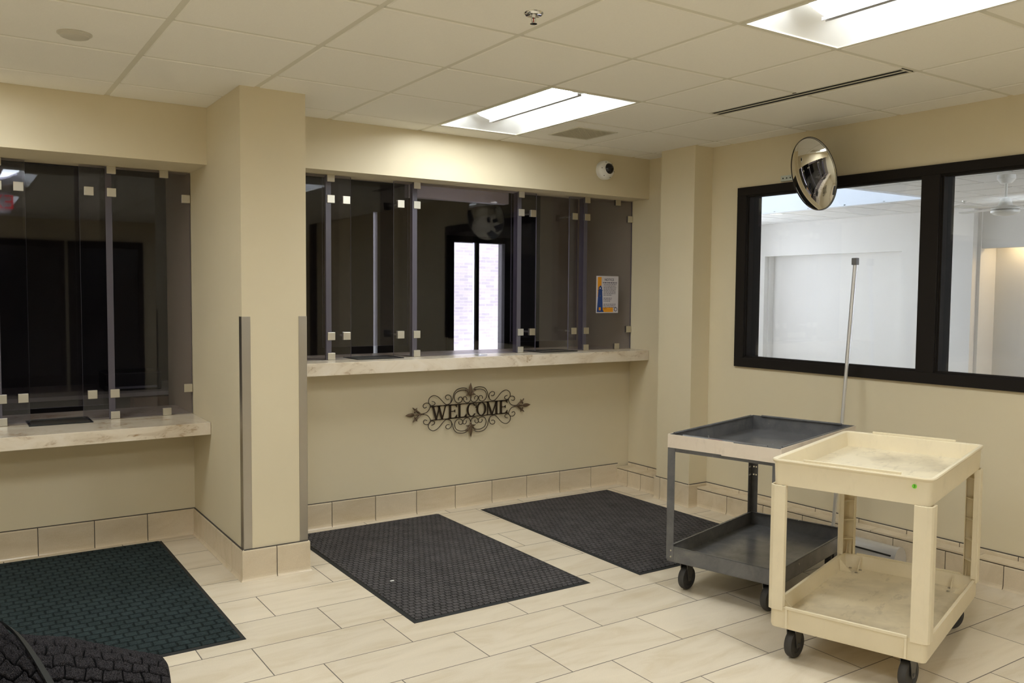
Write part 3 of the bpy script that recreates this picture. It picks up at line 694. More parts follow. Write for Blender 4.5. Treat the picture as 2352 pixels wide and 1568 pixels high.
# ------------------------------------------------------------------ beige plastic cart
bc = empty('utility_cart', (3.0239, 1.7341, 0), (0, 0, 0.3113), 'beige two-shelf plastic cart with a green number sticker in the right foreground', 'cart')
BL, BW = 0.9617, 0.618
def rr_(ins, z, r, x0=0, x1=BL, y0=0, y1=BW, n=5):
    r = max(0.002, r-ins) if r-ins > 0.002 else 0.002; P = []
    for cx_, cy_, a0 in ((x1-ins-r, y1-ins-r, 0), (x0+ins+r, y1-ins-r, 90), (x0+ins+r, y0+ins+r, 180), (x1-ins-r, y0+ins+r, 270)):
        for k in range(n+1): a = R(a0+90*k/n); P.append((cx_+r*math.cos(a), cy_+r*math.sin(a), z))
    return P
b = MB()
b.rings([rr_(0.012, 0.765, .03), rr_(0.014, 0.737, .03), rr_(0.010, 0.737, .03), rr_(0.006, 0.828, .03), rr_(-0.001, 0.833, .03), rr_(-0.003, 0.839, .03), rr_(-0.001, 0.844, .03), rr_(0.010, 0.844, .03), rr_(0.016, 0.840, .03), rr_(0.024, 0.772, .03)], True, (True, False))
b.build('top_shelf', M_CART, bc, True)
b = MB(); b.add(rr_(0.0235, 0.7725, .03), [tuple(range(24))]); b.build('shelf_floor', M_CARTF, bc)
for x in (0.004, BL-0.012): MB().box(x, x+0.008, 0.115, 0.485, 0.843, 0.854).build('raised_lip', M_CART, bc, bevel=0.0015)
MB().box(0.60, 0.66, 0.045, 0.052, 0.7727, 0.7755).build('scrap', M_WHITE, bc) if False else None
b = MB()
b.rings([rr_(0.02, 0.148, .03), rr_(0.016, 0.140, .03), rr_(0.010, 0.140, .03), rr_(0.006, 0.150, .03), rr_(0.006, 0.222, .03), rr_(0.004, 0.229, .03), rr_(0.016, 0.229, .03), rr_(0.020, 0.225, .03), rr_(0.030, 0.168, .03)], True, (True, False))
b.build('lower_shelf', M_CART, bc, True)
b = MB(); b.add(rr_(0.0295, 0.1685, .03), [tuple(range(24))]); b.build('shelf_floor', M_CARTF, bc)
def panel(x_, sgn):
    b = MB(); xs = sorted((x_, x_+sgn*0.010)); y0, y1 = 0.074, BW-0.074
    b.box(*xs, y0, y1, 0.224, 0.236); b.box(*xs, y0, y0+0.010, 0.145, 0.224); b.box(*xs, y1-0.010, y1, 0.145, 0.224)
    b.build('panel_frame', M_CART, bc, bevel=0.0015)
panel(-0.001, 1); panel(BL+0.001, -1)
for cx_, cy_, dx, dy in ((0, 0, 1, 1), (0, BW, 1, -1), (BL, 0, -1, 1), (BL, BW, -1, -1)):
    T = Matrix.Translation((cx_, cy_, 0)) @ Matrix.Diagonal((dx, dy, 1, 1)); b = MB(); w_ = 0.064; t = 0.005
    o_ = 0.003; r = 0.018
    out = [(w_, -o_+0.0), (r, -o_), (r*0.3, r*0.3-o_), (-o_, r), (-o_, w_), (t, w_), (t, r), (r*0.45+t*0.7, r*0.45+t*0.7), (r, t), (w_, t)]
    def lv(z, k=1.0): return [(x*k, y*k, z) for x, y in out]
    b.rings([lv(0.216), lv(0.222), lv(0.737)], True, (True, True), 0, T)
    b.box(w_-0.004, w_, t, 0.024, 0.232, 0.737, 0, T); b.box(t, 0.024, w_-0.004, w_, 0.232, 0.737, 0, T)
    for z in (0.31, 0.405, 0.50, 0.595, 0.69): b.prism([(t, t), (w_-0.004, t), (w_-0.004, 0.022), (0.022, w_-0.004), (t, w_-0.004)], z-0.0015, z+0.0015, 'z', 0, T)
    for q in (0.030, 0.050):
        b.prism([(t, 0.231), (0.030, 0.231), (t, 0.30)], q-0.0012, q+0.0012, 'y', 0, T)
    o = b.build('post', M_CART, bc, bevel=0.001)
    if cx_ == BL:
        for px, py in ((0.055, 0.060), (0.105, 0.055), (0.060, 0.110), (0.112, 0.105)):
            bb = MB(); bb.lathe([(0.0075, 0), (0.0075, 0.003), (0.004, 0.005)], 6, T @ Matrix.Translation((px, py, 0.169))); bb.build('bolt', M_STEEL, bc)
    rib = MB(); rib.prism([(0.03, 0.1692), (0.075, 0.1692), (0.026, 0.226)], 0.100, 0.103, 'y', 0, T); rib.build('rib', M_CART, bc)
    rib = MB(); rib.prism([(0.03, 0.1692), (0.085, 0.1692), (0.026, 0.226)], 0.118, 0.121, 'x', 0, T); rib.build('rib', M_CART, bc)
for x, y, rr in ((0.085, 0.085, -0.20), (0.085, BW-0.085, -0.15), (BL-0.10, 0.085, -0.5), (BL-0.10, BW-0.085, -0.5)): caster(bc, x, y, rr, 0.118, 0.140, 0.032)
M_GREEN = mat('green_sticker', srgb(120, 214, 52), 0.5); M_BLK = mat('black_ink', (0.01, 0.01, 0.01), 0.6)
Ts = Matrix.Translation((0.0035, 0.066, 0.808)) @ Matrix.Rotation(R(90), 4, 'Z') @ Matrix.Rotation(R(180), 4, 'Z') @ Matrix.Rotation(R(90), 4, 'X')
b = MB(); b.lathe([(0.0085, 0.0020), (0.0085, 0.0024)], 24, Ts); stk = b.build('sticker', M_GREEN, bc)
text_mesh('sticker_number', '3', 0.016, M_BLK, stk, Ts @ Matrix.Translation((0, 0, 0.0026)), 0.0001)

# ------------------------------------------------------------------ pole tool leaning on the window
pt = empty('floor_squeegee', (4.43, 3.10, 0), (0, 0, 0), 'aluminium floor tool with a long pole leaning on the window, half-round head on the floor', 'tool')
def PL(p): return (p[0]-4.43, p[1]-3.10, p[2])
p0, p1 = Vector(PL((4.44, 3.165, 0.10))), Vector(PL((4.594, 3.170, 1.735)))
mid = p0.lerp(p1, 0.62)
MB().tube([p0, mid], 0.0105, 14).build('pole', M_ALU, pt, True); MB().tube([mid, p1], 0.0125, 14).build('pole_extension', M_ALU, pt, True)
M_GP = mat('grey_plastic', srgb(112, 112, 116), 0.5)
MB().box(-0.016, 0.016, -0.016, 0.016, 0, 0.042).build('end_cap', M_GP, pt, bevel=0.003).location = p1 - Vector((0.004, 0, 0.030))
def half(r, z0, n=18, squash=1.0): return [(r*math.cos(math.pi*k/n), z0+r*math.sin(math.pi*k/n)*squash) for k in range(n+1)]
Th = basis((4.43-4.43, 3.45-3.10, 0), (0.0355, -1, 0), (0, 0, 1))
sec = [(y, z) for y, z in half(0.062, 0.012, squash=1.45)]
b = MB(); b.rings([[(0.0, y, z) for y, z in sec], [(0.70, y, z) for y, z in sec]], True, (True, True), 0, Th); hd = b.build('head', M_ALU, pt, True)
sec2 = [(y, z) for y, z in half(0.066, 0.010, squash=1.45)]
b = MB(); b.rings([[(0.70, y, z) for y, z in sec2], [(0.716, y, z) for y, z in sec2]], True, (True, True), 0, Th); b.build('head_end_cap', M_ALU, pt, True)
b = MB(); s_ = -1 if (Th.to_3x3() @ Vector((0, 1, 0))).x > 0 else 1
b.box(0.02, 0.69, -0.0565, -0.048, 0.056, 0.064, 0, Th); b.build('head_slot', M_BLACKP, pt)
MB().box(-0.30*0-0.012, 0.012, -0.25, 0.25, 0.0, 0.012).build('rubber_blade', M_RUBBER, pt)
MB().lathe([(0.02, 0), (0.016, 0.03)], 16).build('pole_socket', M_GP, pt, True).location = p0 - Vector((0, 0, 0.012))

# ------------------------------------------------------------------ convex mirror
mc = Vector((4.362, 3.317, 2.245)); mn = Vector((-0.90, 0.33, -0.27)).normalized()
cmr = empty('convex_mirror', (4.600, 3.60, 2.245), (0, 0, 0), 'round convex security mirror bracketed to the wall at the window corner', 'mirror')
Tm = Matrix.Translation(mc-Vector((4.600, 3.60, 2.245))) @ basis((0, 0, 0), mn.cross(Vector((0, 0, 1))), mn)
Rm_, hb = 0.219, 0.048; RS = (Rm_**2+hb**2)/(2*hb)
prof = []
for k in range(25): 
    a = math.asin(Rm_/RS)*(1-k/24); prof.append((max(0.0005, RS*math.sin(a)), RS*math.cos(a)-RS+hb))
b = MB(); b.lathe(prof, 96, Tm, caps=(False, True)); b.build('mirror_dome', M_MIRROR, cmr, True)
b = MB(); b.lathe([(0.217, -0.006), (0.2205, -0.006), (0.2215, 0.0), (0.2205, 0.003), (0.2175, 0.003)], 96, Tm, caps=(False, False)); b.build('mirror_rim', M_CHROME, cmr, True)
b = MB(); b.lathe([(0.02, -0.030), (0.15, -0.022), (0.2235, -0.006)], 64, Tm, caps=(True, False)); b.build('mirror_back', M_BLACKP, cmr, True)
# bracket bar on the wall and arm
TBr = Matrix.Translation((-4.600, -3.60, -2.245)) @ WT
M_GALV = mat('galvanised_steel', srgb(186, 190, 180), 0.45, 0.6)
sb0, sb1 = S(3.735), S(3.42)
b = MB(); b.box(sb0, sb1, -0.016, -0.0005, 2.262, 2.298, 0, TBr); br_ = b.build('bracket_bar', M_GALV, cmr, bevel=0.001)
for k in range(4):
    b = MB(); b.lathe([(0.005, 0), (0.005, 0.0012)], 12, TBr @ Matrix.Translation((sb0+0.02+k*0.028, -0.0165, 2.280)) @ Matrix.Rotation(R(90), 4, 'X')); b.build('screw_hole', M_BLACKP, br_)
a0 = TBr @ Vector((S(3.46), -0.010, 2.28)); a1 = mc-Vector((4.600, 3.60, 2.245))-mn*0.026
MB().tube([a0, a0.lerp(a1, 0.5)+Vector((0, 0, 0.01)), a1], 0.009, 10).build('arm', M_GALV, cmr, True)

# ------------------------------------------------------------------ security camera
sc_ = empty('security_camera', (4.118, 4.989, 2.437), (0, 0, 0), 'white dome security camera with a black lens on the header above the glass', 'camera')
b = MB(); prof = [(0.070, 0.0), (0.071, 0.025)] + [(0.071*math.cos(R(a)), 0.025+0.052*math.sin(R(a))) for a in range(8, 89, 8)] + [(0.002, 0.077)]
b.lathe(prof, 40, Matrix.Rotation(R(90), 4, 'X')); b.build('housing', M_WHITE, sc_, True)
dn = Vector((0.10, -0.99, 0.06)).normalized(); Td = basis((0.003, -0.050, 0.006), (0, 0, 1), dn)
b = MB(); b.lathe([(0.043, 0.0)] + [(0.043*math.cos(R(a)), 0.046*math.sin(R(a))) for a in range(0, 90, 9)] + [(0.001, 0.046)], 36, Td); b.build('lens_dome', mat('smoked_lens', (0.008, 0.008, 0.009), 0.12), sc_, True)
for k in range(6):
    a = R(60*k+20); b = MB(); v = basis((0, 0, 0), (0, 0, 1), dn) @ Vector((0.058*math.cos(a), 0.058*math.sin(a), 0)); ln = (v+dn*0.045); ln = ln.normalized()*0.0735
    ln = Vector((ln.x, ln.y-0.0, ln.z))
    b.lathe([(0.003, 0), (0.003, 0.003)], 8, basis(Vector((v.x, -0.025-0.050*math.sqrt(max(0.02, 1-(v.x**2+v.z**2)/0.072**2)), v.z)), (0, 0, 1), (0, -1, 0))); b.build('screw', M_BLACKP, sc_)

# ------------------------------------------------------------------ ceiling fittings
t_labels = {(4, 1): 'lit recessed ceiling light nearest the counter wall, above the welcome bay', (4, -3): 'lit recessed ceiling light at the top right, cut by the picture edge',
            (0, -3): 'lit recessed ceiling light over the left, seen mirrored in the left dark glass', (-1, 1): 'lit recessed ceiling light close to the left header', (4, -7): 'lit recessed ceiling light behind the viewer on the right',
            (0, -7): 'lit recessed ceiling light behind the viewer in the middle', (-4, -3): 'lit recessed ceiling light far left of the viewer', (-4, -7): 'lit recessed ceiling light in the rear left corner'}
def troffer_parts(t):
    w2, l2 = G/2-0.004, G-0.004; z = 0.0
    b = MB(); f = 0.018
    b.box(-w2, w2, -l2, -l2+f, -0.002, 0.006).box(-w2, w2, l2-f, l2, -0.002, 0.006).box(-w2, -w2+f, -l2+f, l2-f, -0.002, 0.006).box(w2-f, w2, -l2+f, l2-f, -0.002, 0.006)
    b.build('frame', M_TEE, t)
    w3, l3 = w2-f, l2-f; l4 = l3-0.15; b = MB()
    sec = [(-w3, 0.004), (-w3*0.90, 0.060), (-w3*0.74, 0.100), (-w3*0.50, 0.120), (0, 0.126), (w3*0.50, 0.120), (w3*0.74, 0.100), (w3*0.90, 0.060), (w3, 0.004)]
    b.rings([[(x, -l4, z_) for x, z_ in sec], [(x, l4, z_) for x, z_ in sec]], False, (False, False))
    for s_ in (-1, 1):
        vs = [(x, s_*l4, z_) for x, z_ in sec] + [(-w3, s_*l3, 0.004), (w3, s_*l3, 0.004)]; n = len(sec)
        fs = [(i, i+1, n if i < 4 else n+1) for i in range(n-1)] + [(4, n, n+1)]
        b.add(vs, fs)
    b.build('reflector', M_REFL, t, True)
    b = MB(); b.box(-w2, w2, -l2, l2, 0.130, 0.136); b.build('housing', M_WHITE, t)
    bw = 0.185
    for s_ in (-1, 1):
        b = MB(); xs = [s_*0.014, s_*bw]
        b.add([(xs[0], -l4+0.005, 0.036), (xs[0], l4-0.005, 0.036), (s_*0.090, l4-0.005, 0.054), (s_*0.090, -l4+0.005, 0.054), (xs[1], l4-0.005, 0.104), (xs[1], -l4+0.005, 0.104)], [(0, 1, 2, 3), (3, 2, 4, 5)]); b.build('diffuser', M_EMIT if s_ < 0 else M_EMIT2, t)
    b = MB(); b.box(-0.014, -0.009, -l4-0.01, l4+0.01, 0.024, 0.038).box(0.009, 0.014, -l4-0.01, l4+0.01, 0.024, 0.038).box(-0.009, 0.009, -l4-0.01, l4+0.01, 0.032, 0.038); b.build('lamp_spine', M_ALU, t)
    for s_ in (-1, 1):
        b = MB(); b.add([(-0.014, s_*(l4-.004), 0.036), (0.014, s_*(l4-.004), 0.036), (0.090, s_*(l4-.004), 0.054), (bw, s_*(l4-.004), 0.106), (-bw, s_*(l4-.004), 0.106), (-0.090, s_*(l4-.004), 0.054)], [(0, 1, 2, 3, 4, 5)]); b.build('lamp_end', M_REFL, t)
proto = None
for i, j in lights:
    loc = (GX+(i+0.5)*G, GY+(j+1)*G, ZC+0.001)
    if proto is None:
        proto = empty('ceiling_light', loc, (0, 0, 0), t_labels[(i, j)], 'ceiling light', 'recessed two by four ceiling lights'); troffer_parts(proto)
    else:
        c = proto.copy(); c.location = loc; C.objects.link(c); c['label'] = t_labels[(i, j)]
        for ch in proto.children: d = ch.copy(); d.parent = c; C.objects.link(d)
# sprinkler
sp = empty('sprinkler_head', (1.861, 2.673, ZC), (0, 0, 0), 'chrome fire sprinkler head hanging from the ceiling at top centre', 'sprinkler')
b = MB(); b.lathe([(0.037, 0.0), (0.036, -0.004), (0.030, -0.009), (0.014, -0.006), (0.011, 0)], 36); b.build('escutcheon', M_CHROME, sp, True)
b = MB(); b.lathe([(0.0095, 0.0), (0.0095, -0.016), (0.006, -0.019)], 16)
for s_ in (-1, 1): b.tube([(s_*0.008, 0, -0.014), (s_*0.010, 0, -0.026), (s_*0.004, 0, -0.038)], 0.0018, 6)
b.build('frame_arms', M_CHROME, sp, True)
MB().lathe([(0.0018, -0.018), (0.0018, -0.037)], 8).build('glass_bulb', mat('red_bulb', (0.5, 0.02, 0.01), 0.2), sp, True)
MB().lathe([(0.003, -0.036), (0.0135, -0.0385), (0.0135, -0.040), (0.003, -0.0395)], 20).build('deflector', M_CHROME, sp, True)
dt = empty('smoke_detector', (0.470, 3.958, ZC), (0, 0, 0), 'flat round off-white detector on the ceiling tile at upper left', 'smoke detector')
MB().lathe([(0.066, 0.0), (0.066, -0.004), (0.060, -0.008)], 40).build('mounting_plate', M_OFFW, dt, True)
MB().lathe([(0.056, -0.0075), (0.054, -0.014), (0.040, -0.019), (0.002, -0.020)], 40).build('cover', M_OFFW, dt, True)
vt = empty('return_air_grille', (3.495, 4.447, ZC), (0, 0, 0), 'square grey return air grille in the ceiling behind the counter light', 'air vent')
b = MB(); q = 0.162; p_ = 0.148
b.box(-q, q, -q, -p_, -0.004, 0.001).box(-q, q, p_, q, -0.004, 0.001).box(-q, -p_, -p_, p_, -0.004, 0.001).box(p_, q, -p_, p_, -0.004, 0.001); b.build('frame', M_TEE, vt)
b = MB(); b.box(-p_, p_, -p_, p_, 0.006, 0.018, 1)
for k in range(24): c_ = -p_+(k+0.5)*2*p_/24; b.box(c_-0.0022, c_+0.0022, -p_, p_, -0.001, 0.005); b.box(-p_, p_, c_-0.0022, c_+0.0022, -0.001, 0.005)
b.build('eggcrate_core', [mat('vent_grey', srgb(214, 207, 186), 0.6), mat('duct_grey', srgb(190, 182, 160), 0.8)], vt)
sd = empty('slot_diffuser', (3.748, 2.938, ZC), (0, 0, 0), 'long two-slot linear air diffuser in the ceiling above the convex mirror', 'air diffuser')
b = MB()
for x0, x1 in ((-0.052, -0.045), (-0.015, -0.002), (0.030, 0.044)): b.box(x0, x1, -0.596, 0.596, -0.0015, 0.0)
for y in (-0.596, 0.586): b.box(-0.052, 0.044, y, y+0.010, -0.0020, 0.0)
b.build('frame', M_TEE, sd); MB().box(-0.050, 0.042, -0.595, 0.595, 0.0002, 0.010).build('dark_slot', mat('slot_black', (0.008, 0.008, 0.008), 0.8), sd)
# hanging exit sign seen mirrored in the left glass
es = empty('exit_sign', (0.42, 0.86, 2.40), (0, 0, 0), 'red EXIT sign on white housing, seen mirrored in the far left dark glass', 'sign')
MB().box(-0.17, 0.17, -0.02, 0.02, -0.105, 0.105).build('housing', mat('sign_housing', (0.6, 0.56, 0.54), 0.5), es, bevel=0.003)
MB().box(-0.03, 0.03, -0.02, 0.02, 0.105, 0.161).build('stem', M_WHITE, es)
text_mesh('lettering', 'EXIT', 0.20, mat('exit_red', (0.6, 0.02, 0.02), 0.5, emit=(1, 0.03, 0.02), es=0.8), es, Matrix.Translation((0, 0.0215, 0)) @ Matrix.Rotation(R(180), 4, 'Z') @ Matrix.Rotation(R(90), 4, 'X'), 0.001)

# ------------------------------------------------------------------ teller office behind the glass
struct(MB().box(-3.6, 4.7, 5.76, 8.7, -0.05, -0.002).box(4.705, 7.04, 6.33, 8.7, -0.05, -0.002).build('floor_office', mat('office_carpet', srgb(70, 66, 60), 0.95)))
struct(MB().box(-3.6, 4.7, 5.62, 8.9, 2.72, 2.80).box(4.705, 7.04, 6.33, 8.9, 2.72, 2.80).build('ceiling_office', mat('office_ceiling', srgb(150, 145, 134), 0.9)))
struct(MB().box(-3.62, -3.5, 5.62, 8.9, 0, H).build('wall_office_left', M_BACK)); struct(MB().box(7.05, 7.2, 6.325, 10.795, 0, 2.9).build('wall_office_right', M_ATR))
struct(MB().box(4.70, 7.2, 6.20, 6.32, 0, 2.9).build('wall_atrium_left', M_ATR))
b = MB(); Y0, Y1 = 8.5, 8.62; zs0, zs1 = 0.80, 2.10
holes = [(3.850, 3.898), (4.83, 5.52)]
b.box(-3.5, holes[0][0], Y0, Y1, 0, H).box(holes[0][1], holes[1][0], Y0, Y1, 0, H).box(holes[1][1], 7.05, Y0, Y1, 0, H)
for a, c in holes: b.box(a, c, Y0, Y1, 0, zs0).box(a, c, Y0, Y1, zs1+(0.28 if c < 4 else 0.0), H)
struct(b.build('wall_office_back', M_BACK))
w3_ = struct(empty('window_3', (5.17, Y0, zs0)))
b = MB(); T_ = Matrix.Translation((0, 0, 0))
for x0, x1, z0, z1 in ((-0.42, 0.42, 1.30, 1.37), (-0.42, 0.42, -0.06, 0.0), (-0.42, -0.34, 0, 1.30), (0.345, 0.42, 0, 1.30), (-0.035, -0.008, 0, 1.30)): b.box(x0, x1, -0.03, 0.03, z0, z1)
b.build('window_frame', M_BLACKF, w3_); MB().box(-0.062, -0.036, -0.01, 0.03, 0, 1.30).build('mullion', M_ALU, w3_); MB().box(-0.34, 0.345, 0.06, 0.066, 0, 1.30).build('window_pane', M_GLASS, w3_)
# exterior: snow and a brick building
def brick_mat():
    m = mat('pale_brick', srgb(190, 160, 146), 0.9); v = coords(m, rot=(R(90), 0, 0)); br = N(m, 'ShaderNodeTexBrick'); br.inputs['Scale'].default_value = 1
    br.inputs['Brick Width'].default_value = 0.17; br.inputs['Row Height'].default_value = 0.052; br.inputs['Mortar Size'].default_value = 0.006
    br.inputs['Color1'].default_value = (*srgb(214, 204, 200), 1); br.inputs['Color2'].default_value = (*srgb(190, 180, 184), 1); br.inputs['Mortar'].default_value = (*srgb(214, 208, 204), 1)
    L(m, v, br.inputs['Vector']); setc(m, br.outputs['Color']); return m
tag(MB().box(2.0, 8.6, 12.2, 12.5, -0.3, 4.2).build('brick_building', brick_mat()), 'pale brick building outside the office window, behind the middle glass pane', 'building')
b = MB(); loops = []
for iy in range(13):
    loops.append([(2+ix*0.168, 8.9+iy*0.275, 0.15+0.42*(iy/12)+0.08*math.sin(ix*1.3+iy*0.8)+random.uniform(-.02, .02)) for ix in range(30)])
b.rings(loops, False, (False, False)); b.box(2, 6.9, 8.9, 12.2, -0.3, 0.1); sn = b.build('snow_bank', mat('snow', (0.85, 0.87, 0.9), 0.8), smooth=True); tag(sn, 'snow lying on the ground outside the office window', 'snow', kind='stuff')
# inner grey head panel behind the centre pane
tag(MB().box(2.68, 3.50, 5.325, 5.40, 2.175, 2.30).build('roller_shutter_box', mat('grey_shutter', srgb(236, 234, 240), 0.5), bevel=0.004), 'grey shutter box above the middle glass pane, inside the office', 'shutter box')
# office furniture seen darkly through the left glass
M_WOOD = mat('brown_laminate', srgb(112, 84, 58), 0.5); M_TOP = mat('grey_laminate', srgb(150, 144, 136), 0.4)
dk = empty('office_desk', (0.9, 7.3, 0), (0, 0, 0), 'brown desk in the dark office behind the left glass', 'desk')
MB().box(-1.3, 1.0, -0.4, 0.4, 0.72, 0.75).build('desk_top', M_TOP, dk, bevel=0.003)
for x in (-1.25, 0.25, 0.72):
    MB().box(x, x+0.24 if x > 0 else x+0.03, -0.38, 0.38, 0.0, 0.72).build('desk_panel', M_WOOD, dk)
for z in (0.10, 0.32, 0.53):
    d_ = MB().box(0.27, 0.94, -0.40, -0.382, z, z+0.18).build('drawer', M_WOOD, dk); MB().box(0.52, 0.68, -0.412, -0.401, z+0.12, z+0.13).build('handle', M_STEEL, d_)
pr_ = empty('printer', (1.2, 7.22, 0.75), (0, 0, 0), 'black box-shaped printer on the office desk behind the left glass', 'printer')
MB().box(-0.2, 0.2, -0.17, 0.17, 0.0, 0.14).build('printer_body', M_BLACKP, pr_, bevel=0.01); MB().box(-0.16, 0.16, -0.2, -0.168, 0.02, 0.035).build('paper_tray', M_GP, pr_)

# ------------------------------------------------------------------ atrium beyond the right window
ZA = 2.79
struct(MB().box(4.72, 16, -2.4, 11.0, -0.05, -0.002).build('floor_atrium', mat('atrium_floor', srgb(176, 168, 152), 0.4)))
struct(MB().box(7.2, 7.9, 10.8, 10.95, 0, 5).box(12.0, 14, 10.8, 10.95, 0, 5).box(7.9, 12.0, 10.8, 10.95, 0, 0.6).box(7.9, 12.0, 10.8, 10.95, 2.6, 5).box(7.9, 8.1, 10.8, 10.95, 0.6, 2.6).box(11.4, 12.0, 10.8, 10.95, 0.6, 2.6).build('wall_atrium_back', M_ATR))
b = MB(); X = 12.3
ry = [(7.69, 10.33), (2.6, 6.60)]; zr = 2.22
b.box(X, X+0.12, 10.33, 10.9, 0, 5).box(X, X+0.12, 6.60, 7.69, 0, 5)
b.box(X, X+0.12, 7.69, 10.33, zr, 5); b.box(X+0.15, X+0.24, 2.6, 6.60, zr, 5); b.box(X, X+0.6, -2.4, 2.6, 0, 5)
b.box(X+0.22, X+0.34, 7.5, 10.5, 0, zr+0.3); b.box(X+0.55, X+0.67, 2.4, 6.8, 0, zr+0.5); b.box(X+0.12, X+0.55, 6.55, 6.62, 0, 5); b.box(X+0.10, X+0.24, 10.3, 10.35, 0, 5); b.box(X+0.10, X+0.24, 7.67, 7.72, 0, 5)
b.box(X+0.24, X+0.6, 2.6, 6.6, zr+0.25, zr+0.3)
struct(b.build('wall_atrium_far', M_ATR))
struct(MB().box(9.8, 13, -2.5, -2.35, 0, 0.4).box(9.8, 13, -2.5, -2.35, 2.85, 5).build('wall_atrium_near', M_ATR))
struct(MB().box(4.75, 9.8, -2.5, -2.35, 0, 5).build('wall_atrium_near_dark', mat('reflection_darkening', srgb(58, 50, 46), 0.7)))  # unseen wall stretch made dark to keep the teller glass reflections dark
# ceiling with a daylight well
wx0, wx1, wy0, wy1 = 8.0, 10.6, 6.3, 10.4
b = MB()
def atile(x0, x1, y0, y1):
    k_ = 0.012
    b.box(x0+k_, x1-k_, y0+k_, y1-k_, ZA, ZA+0.01); 
gx0 = 4.78
nx, ny = int((12.8-gx0)/G)+1, int((10.9+2.4)/G)+1
for i in range(nx):
    for j in range(ny):
        x0, y0 = gx0+i*G, wy0-10*G-4*G+j*G; x1, y1 = min(x0+G, 12.9), y0+G
        for (a0, a1, c0, c1) in [(x0, x1, y0, y1)]:
            if a1 <= wx0+0.01 or a0 >= wx1-0.01 or c1 <= wy0+0.01 or c0 >= wy1-0.01: atile(a0, a1, c0, c1)
            else:
                if a0 < wx0 < a1: atile(a0, wx0, c0, c1)
                if a0 < wx1 < a1: atile(wx1, a1, c0, c1)
                if c1 > wy1 > c0: atile(max(a0, wx0), min(a1, wx1), wy1, c1)
zt2 = ZA+0.006
for i in range(nx+1):
    x = gx0+i*G
    for y0, y1 in (((-2.4, wy0), (wy1, 10.9)) if wx0 < x < wx1 else ((-2.4, 10.9),)): b.box(x-.014, x+.014, y0, y1, zt2, zt2+.01, 1)
for j in range(ny+1):
    y = wy0-14*G+j*G
    for x0, x1 in (((4.75, wx0), (wx1, 12.9)) if wy0 < y < wy1 else ((4.75, 12.9),)): b.box(x0, x1, y-.014, y+.014, zt2, zt2+.01, 1)
b.box(4.7, 12.95, -2.4, wy0-.1, 2.86, 2.92); b.box(4.7, wx0-.1, wy0-.1, 10.9, 2.86, 2.92); b.box(wx1+.1, 12.95, wy0-.1, 10.9, 2.86, 2.92); b.box(wx0-.1, wx1+.1, wy1+.1, 10.9, 2.86, 2.92)
struct(b.build('ceiling_atrium', [M_ACEIL, M_ATEE]))
b = MB(); zt3 = 4.3
b.box(wx0-0.1, wx0, wy0-0.1, wy1+0.1, ZA-0.004, zt3).box(wx1, wx1+0.1, wy0-0.1, wy1+0.1, ZA-0.004, zt3).box(wx0, wx1, wy0-0.1, wy0, ZA-0.004, zt3).box(wx0, wx1, wy1, wy1+0.1, ZA-0.004, zt3)
struct(b.build('wall_skylight_well', mat('skylight_well_paint', srgb(226, 230, 236), 0.7)))
tag(MB().box(wx0+.003, wx1-.003, wy0+.003, wy1-.003, zt3-0.03, zt3-0.01).build('skylight_glow_panel', mat('glowing_daylight_panel', (0.8, 0.85, 0.9), 0.6, emit=(0.80, 0.90, 1.0), es=0.85)), 'glowing panel standing in for skylight daylight at the top of the ceiling well beyond the window', 'skylight')  # emissive stand-in for daylight, no sky reaches the well
struct(MB().box(wx0-0.1, wx1+0.1, wy0-0.1, wy1+0.1, zt3, zt3+0.05).build('ceiling_sky_blocker', M_WHITE))  # unseen lid added to keep the bright sky out of the well
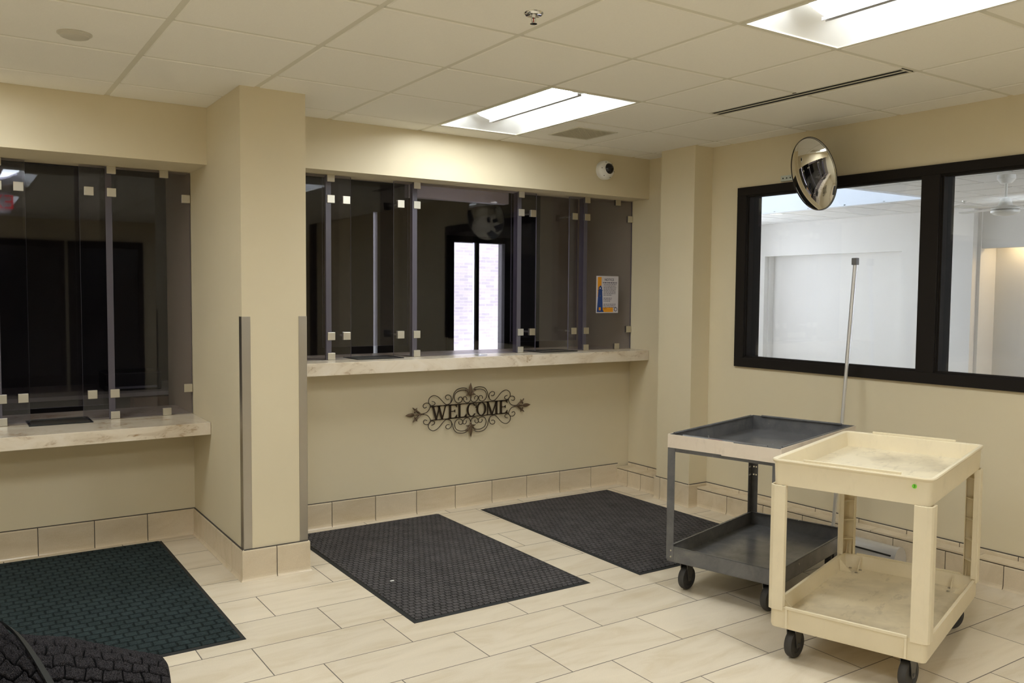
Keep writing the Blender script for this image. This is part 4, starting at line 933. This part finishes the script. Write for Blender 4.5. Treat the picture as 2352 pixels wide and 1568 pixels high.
# ceiling fan
fn = empty('ceiling_fan', (9.25, 4.64, ZA), (0, 0, 0), 'white ceiling fan with a round light seen through the right window pane', 'ceiling fan')
MB().lathe([(0.085, 0), (0.088, -0.04), (0.05, -0.085), (0.02, -0.09)], 32).build('canopy', M_WHITE, fn, True)
MB().lathe([(0.014, -0.08), (0.014, -0.25)], 16).build('downrod', M_WHITE, fn, True)
MB().lathe([(0.02, -0.230), (0.045, -0.240), (0.065, -0.295), (0.075, -0.320), (0.13, -0.330), (0.135, -0.355), (0.10, -0.363)], 36).build('motor_housing', M_WHITE, fn, True)
MB().lathe([(0.10, -0.363), (0.138, -0.370), (0.135, -0.390), (0.10, -0.410), (0.05, -0.420), (0.002, -0.423)], 36).build('light_bowl', M_WHITE, fn, True)
for a in (70, 160, 250, 340):
    b = MB(); Tb = Matrix.Rotation(R(a), 4, 'Z') @ Matrix.Rotation(R(9), 4, 'X')
    b.prism([(0.10, -0.02), (0.16, -0.04), (0.60, -0.052), (0.62, 0.0), (0.60, 0.052), (0.16, 0.04), (0.10, 0.02)], -0.343, -0.339, 'z', 0, Matrix.Rotation(R(a), 4, 'Z') @ Matrix.Translation((0, 0, -0.341)) @ Matrix.Rotation(R(6), 4, 'X') @ Matrix.Translation((0, 0, 0.341))); b.build('blade', M_WHITE, fn)
dl = empty('downlight', (10.85, 8.9, ZA), (0, 0, 0), 'small lit round downlight in the far ceiling beyond the left window pane', 'downlight')
MB().lathe([(0.10, 0.0), (0.10, -0.004), (0.08, -0.005), (0.075, 0)], 32).build('trim_ring', M_WHITE, dl, True)
MB().lathe([(0.074, -0.001), (0.0735, -0.0025)], 32).build('lens', mat('lit_lens', (0.9, 0.9, 0.9), 0.5, emit=(1, 0.9, 0.7), es=3), dl, True)
s2 = empty('sprinkler_head', (11.3, 6.2, ZA), (0, 0, 0), 'tiny sprinkler head on the atrium ceiling seen left of the ceiling fan', 'sprinkler')
MB().lathe([(0.03, 0), (0.028, -0.006), (0.008, -0.01), (0.008, -0.03), (0.018, -0.034), (0.018, -0.036), (0.002, -0.037)], 20).build('head', M_CHROME, s2, True)
# warm wall washers hidden in the far recesses (they light the recessed panels)
for nm, y, pw in (('wall_washer', 4.6, 16),):
    l = bpy.data.lights.new(nm, 'AREA'); l.shape = 'RECTANGLE'; l.size = 0.10; l.size_y = 3.4; l.energy = pw; l.color = (1.0, 0.74, 0.40)
    o = bpy.data.objects.new(nm, l); o.location = (X+0.38, y, zr+0.12); C.objects.link(o)
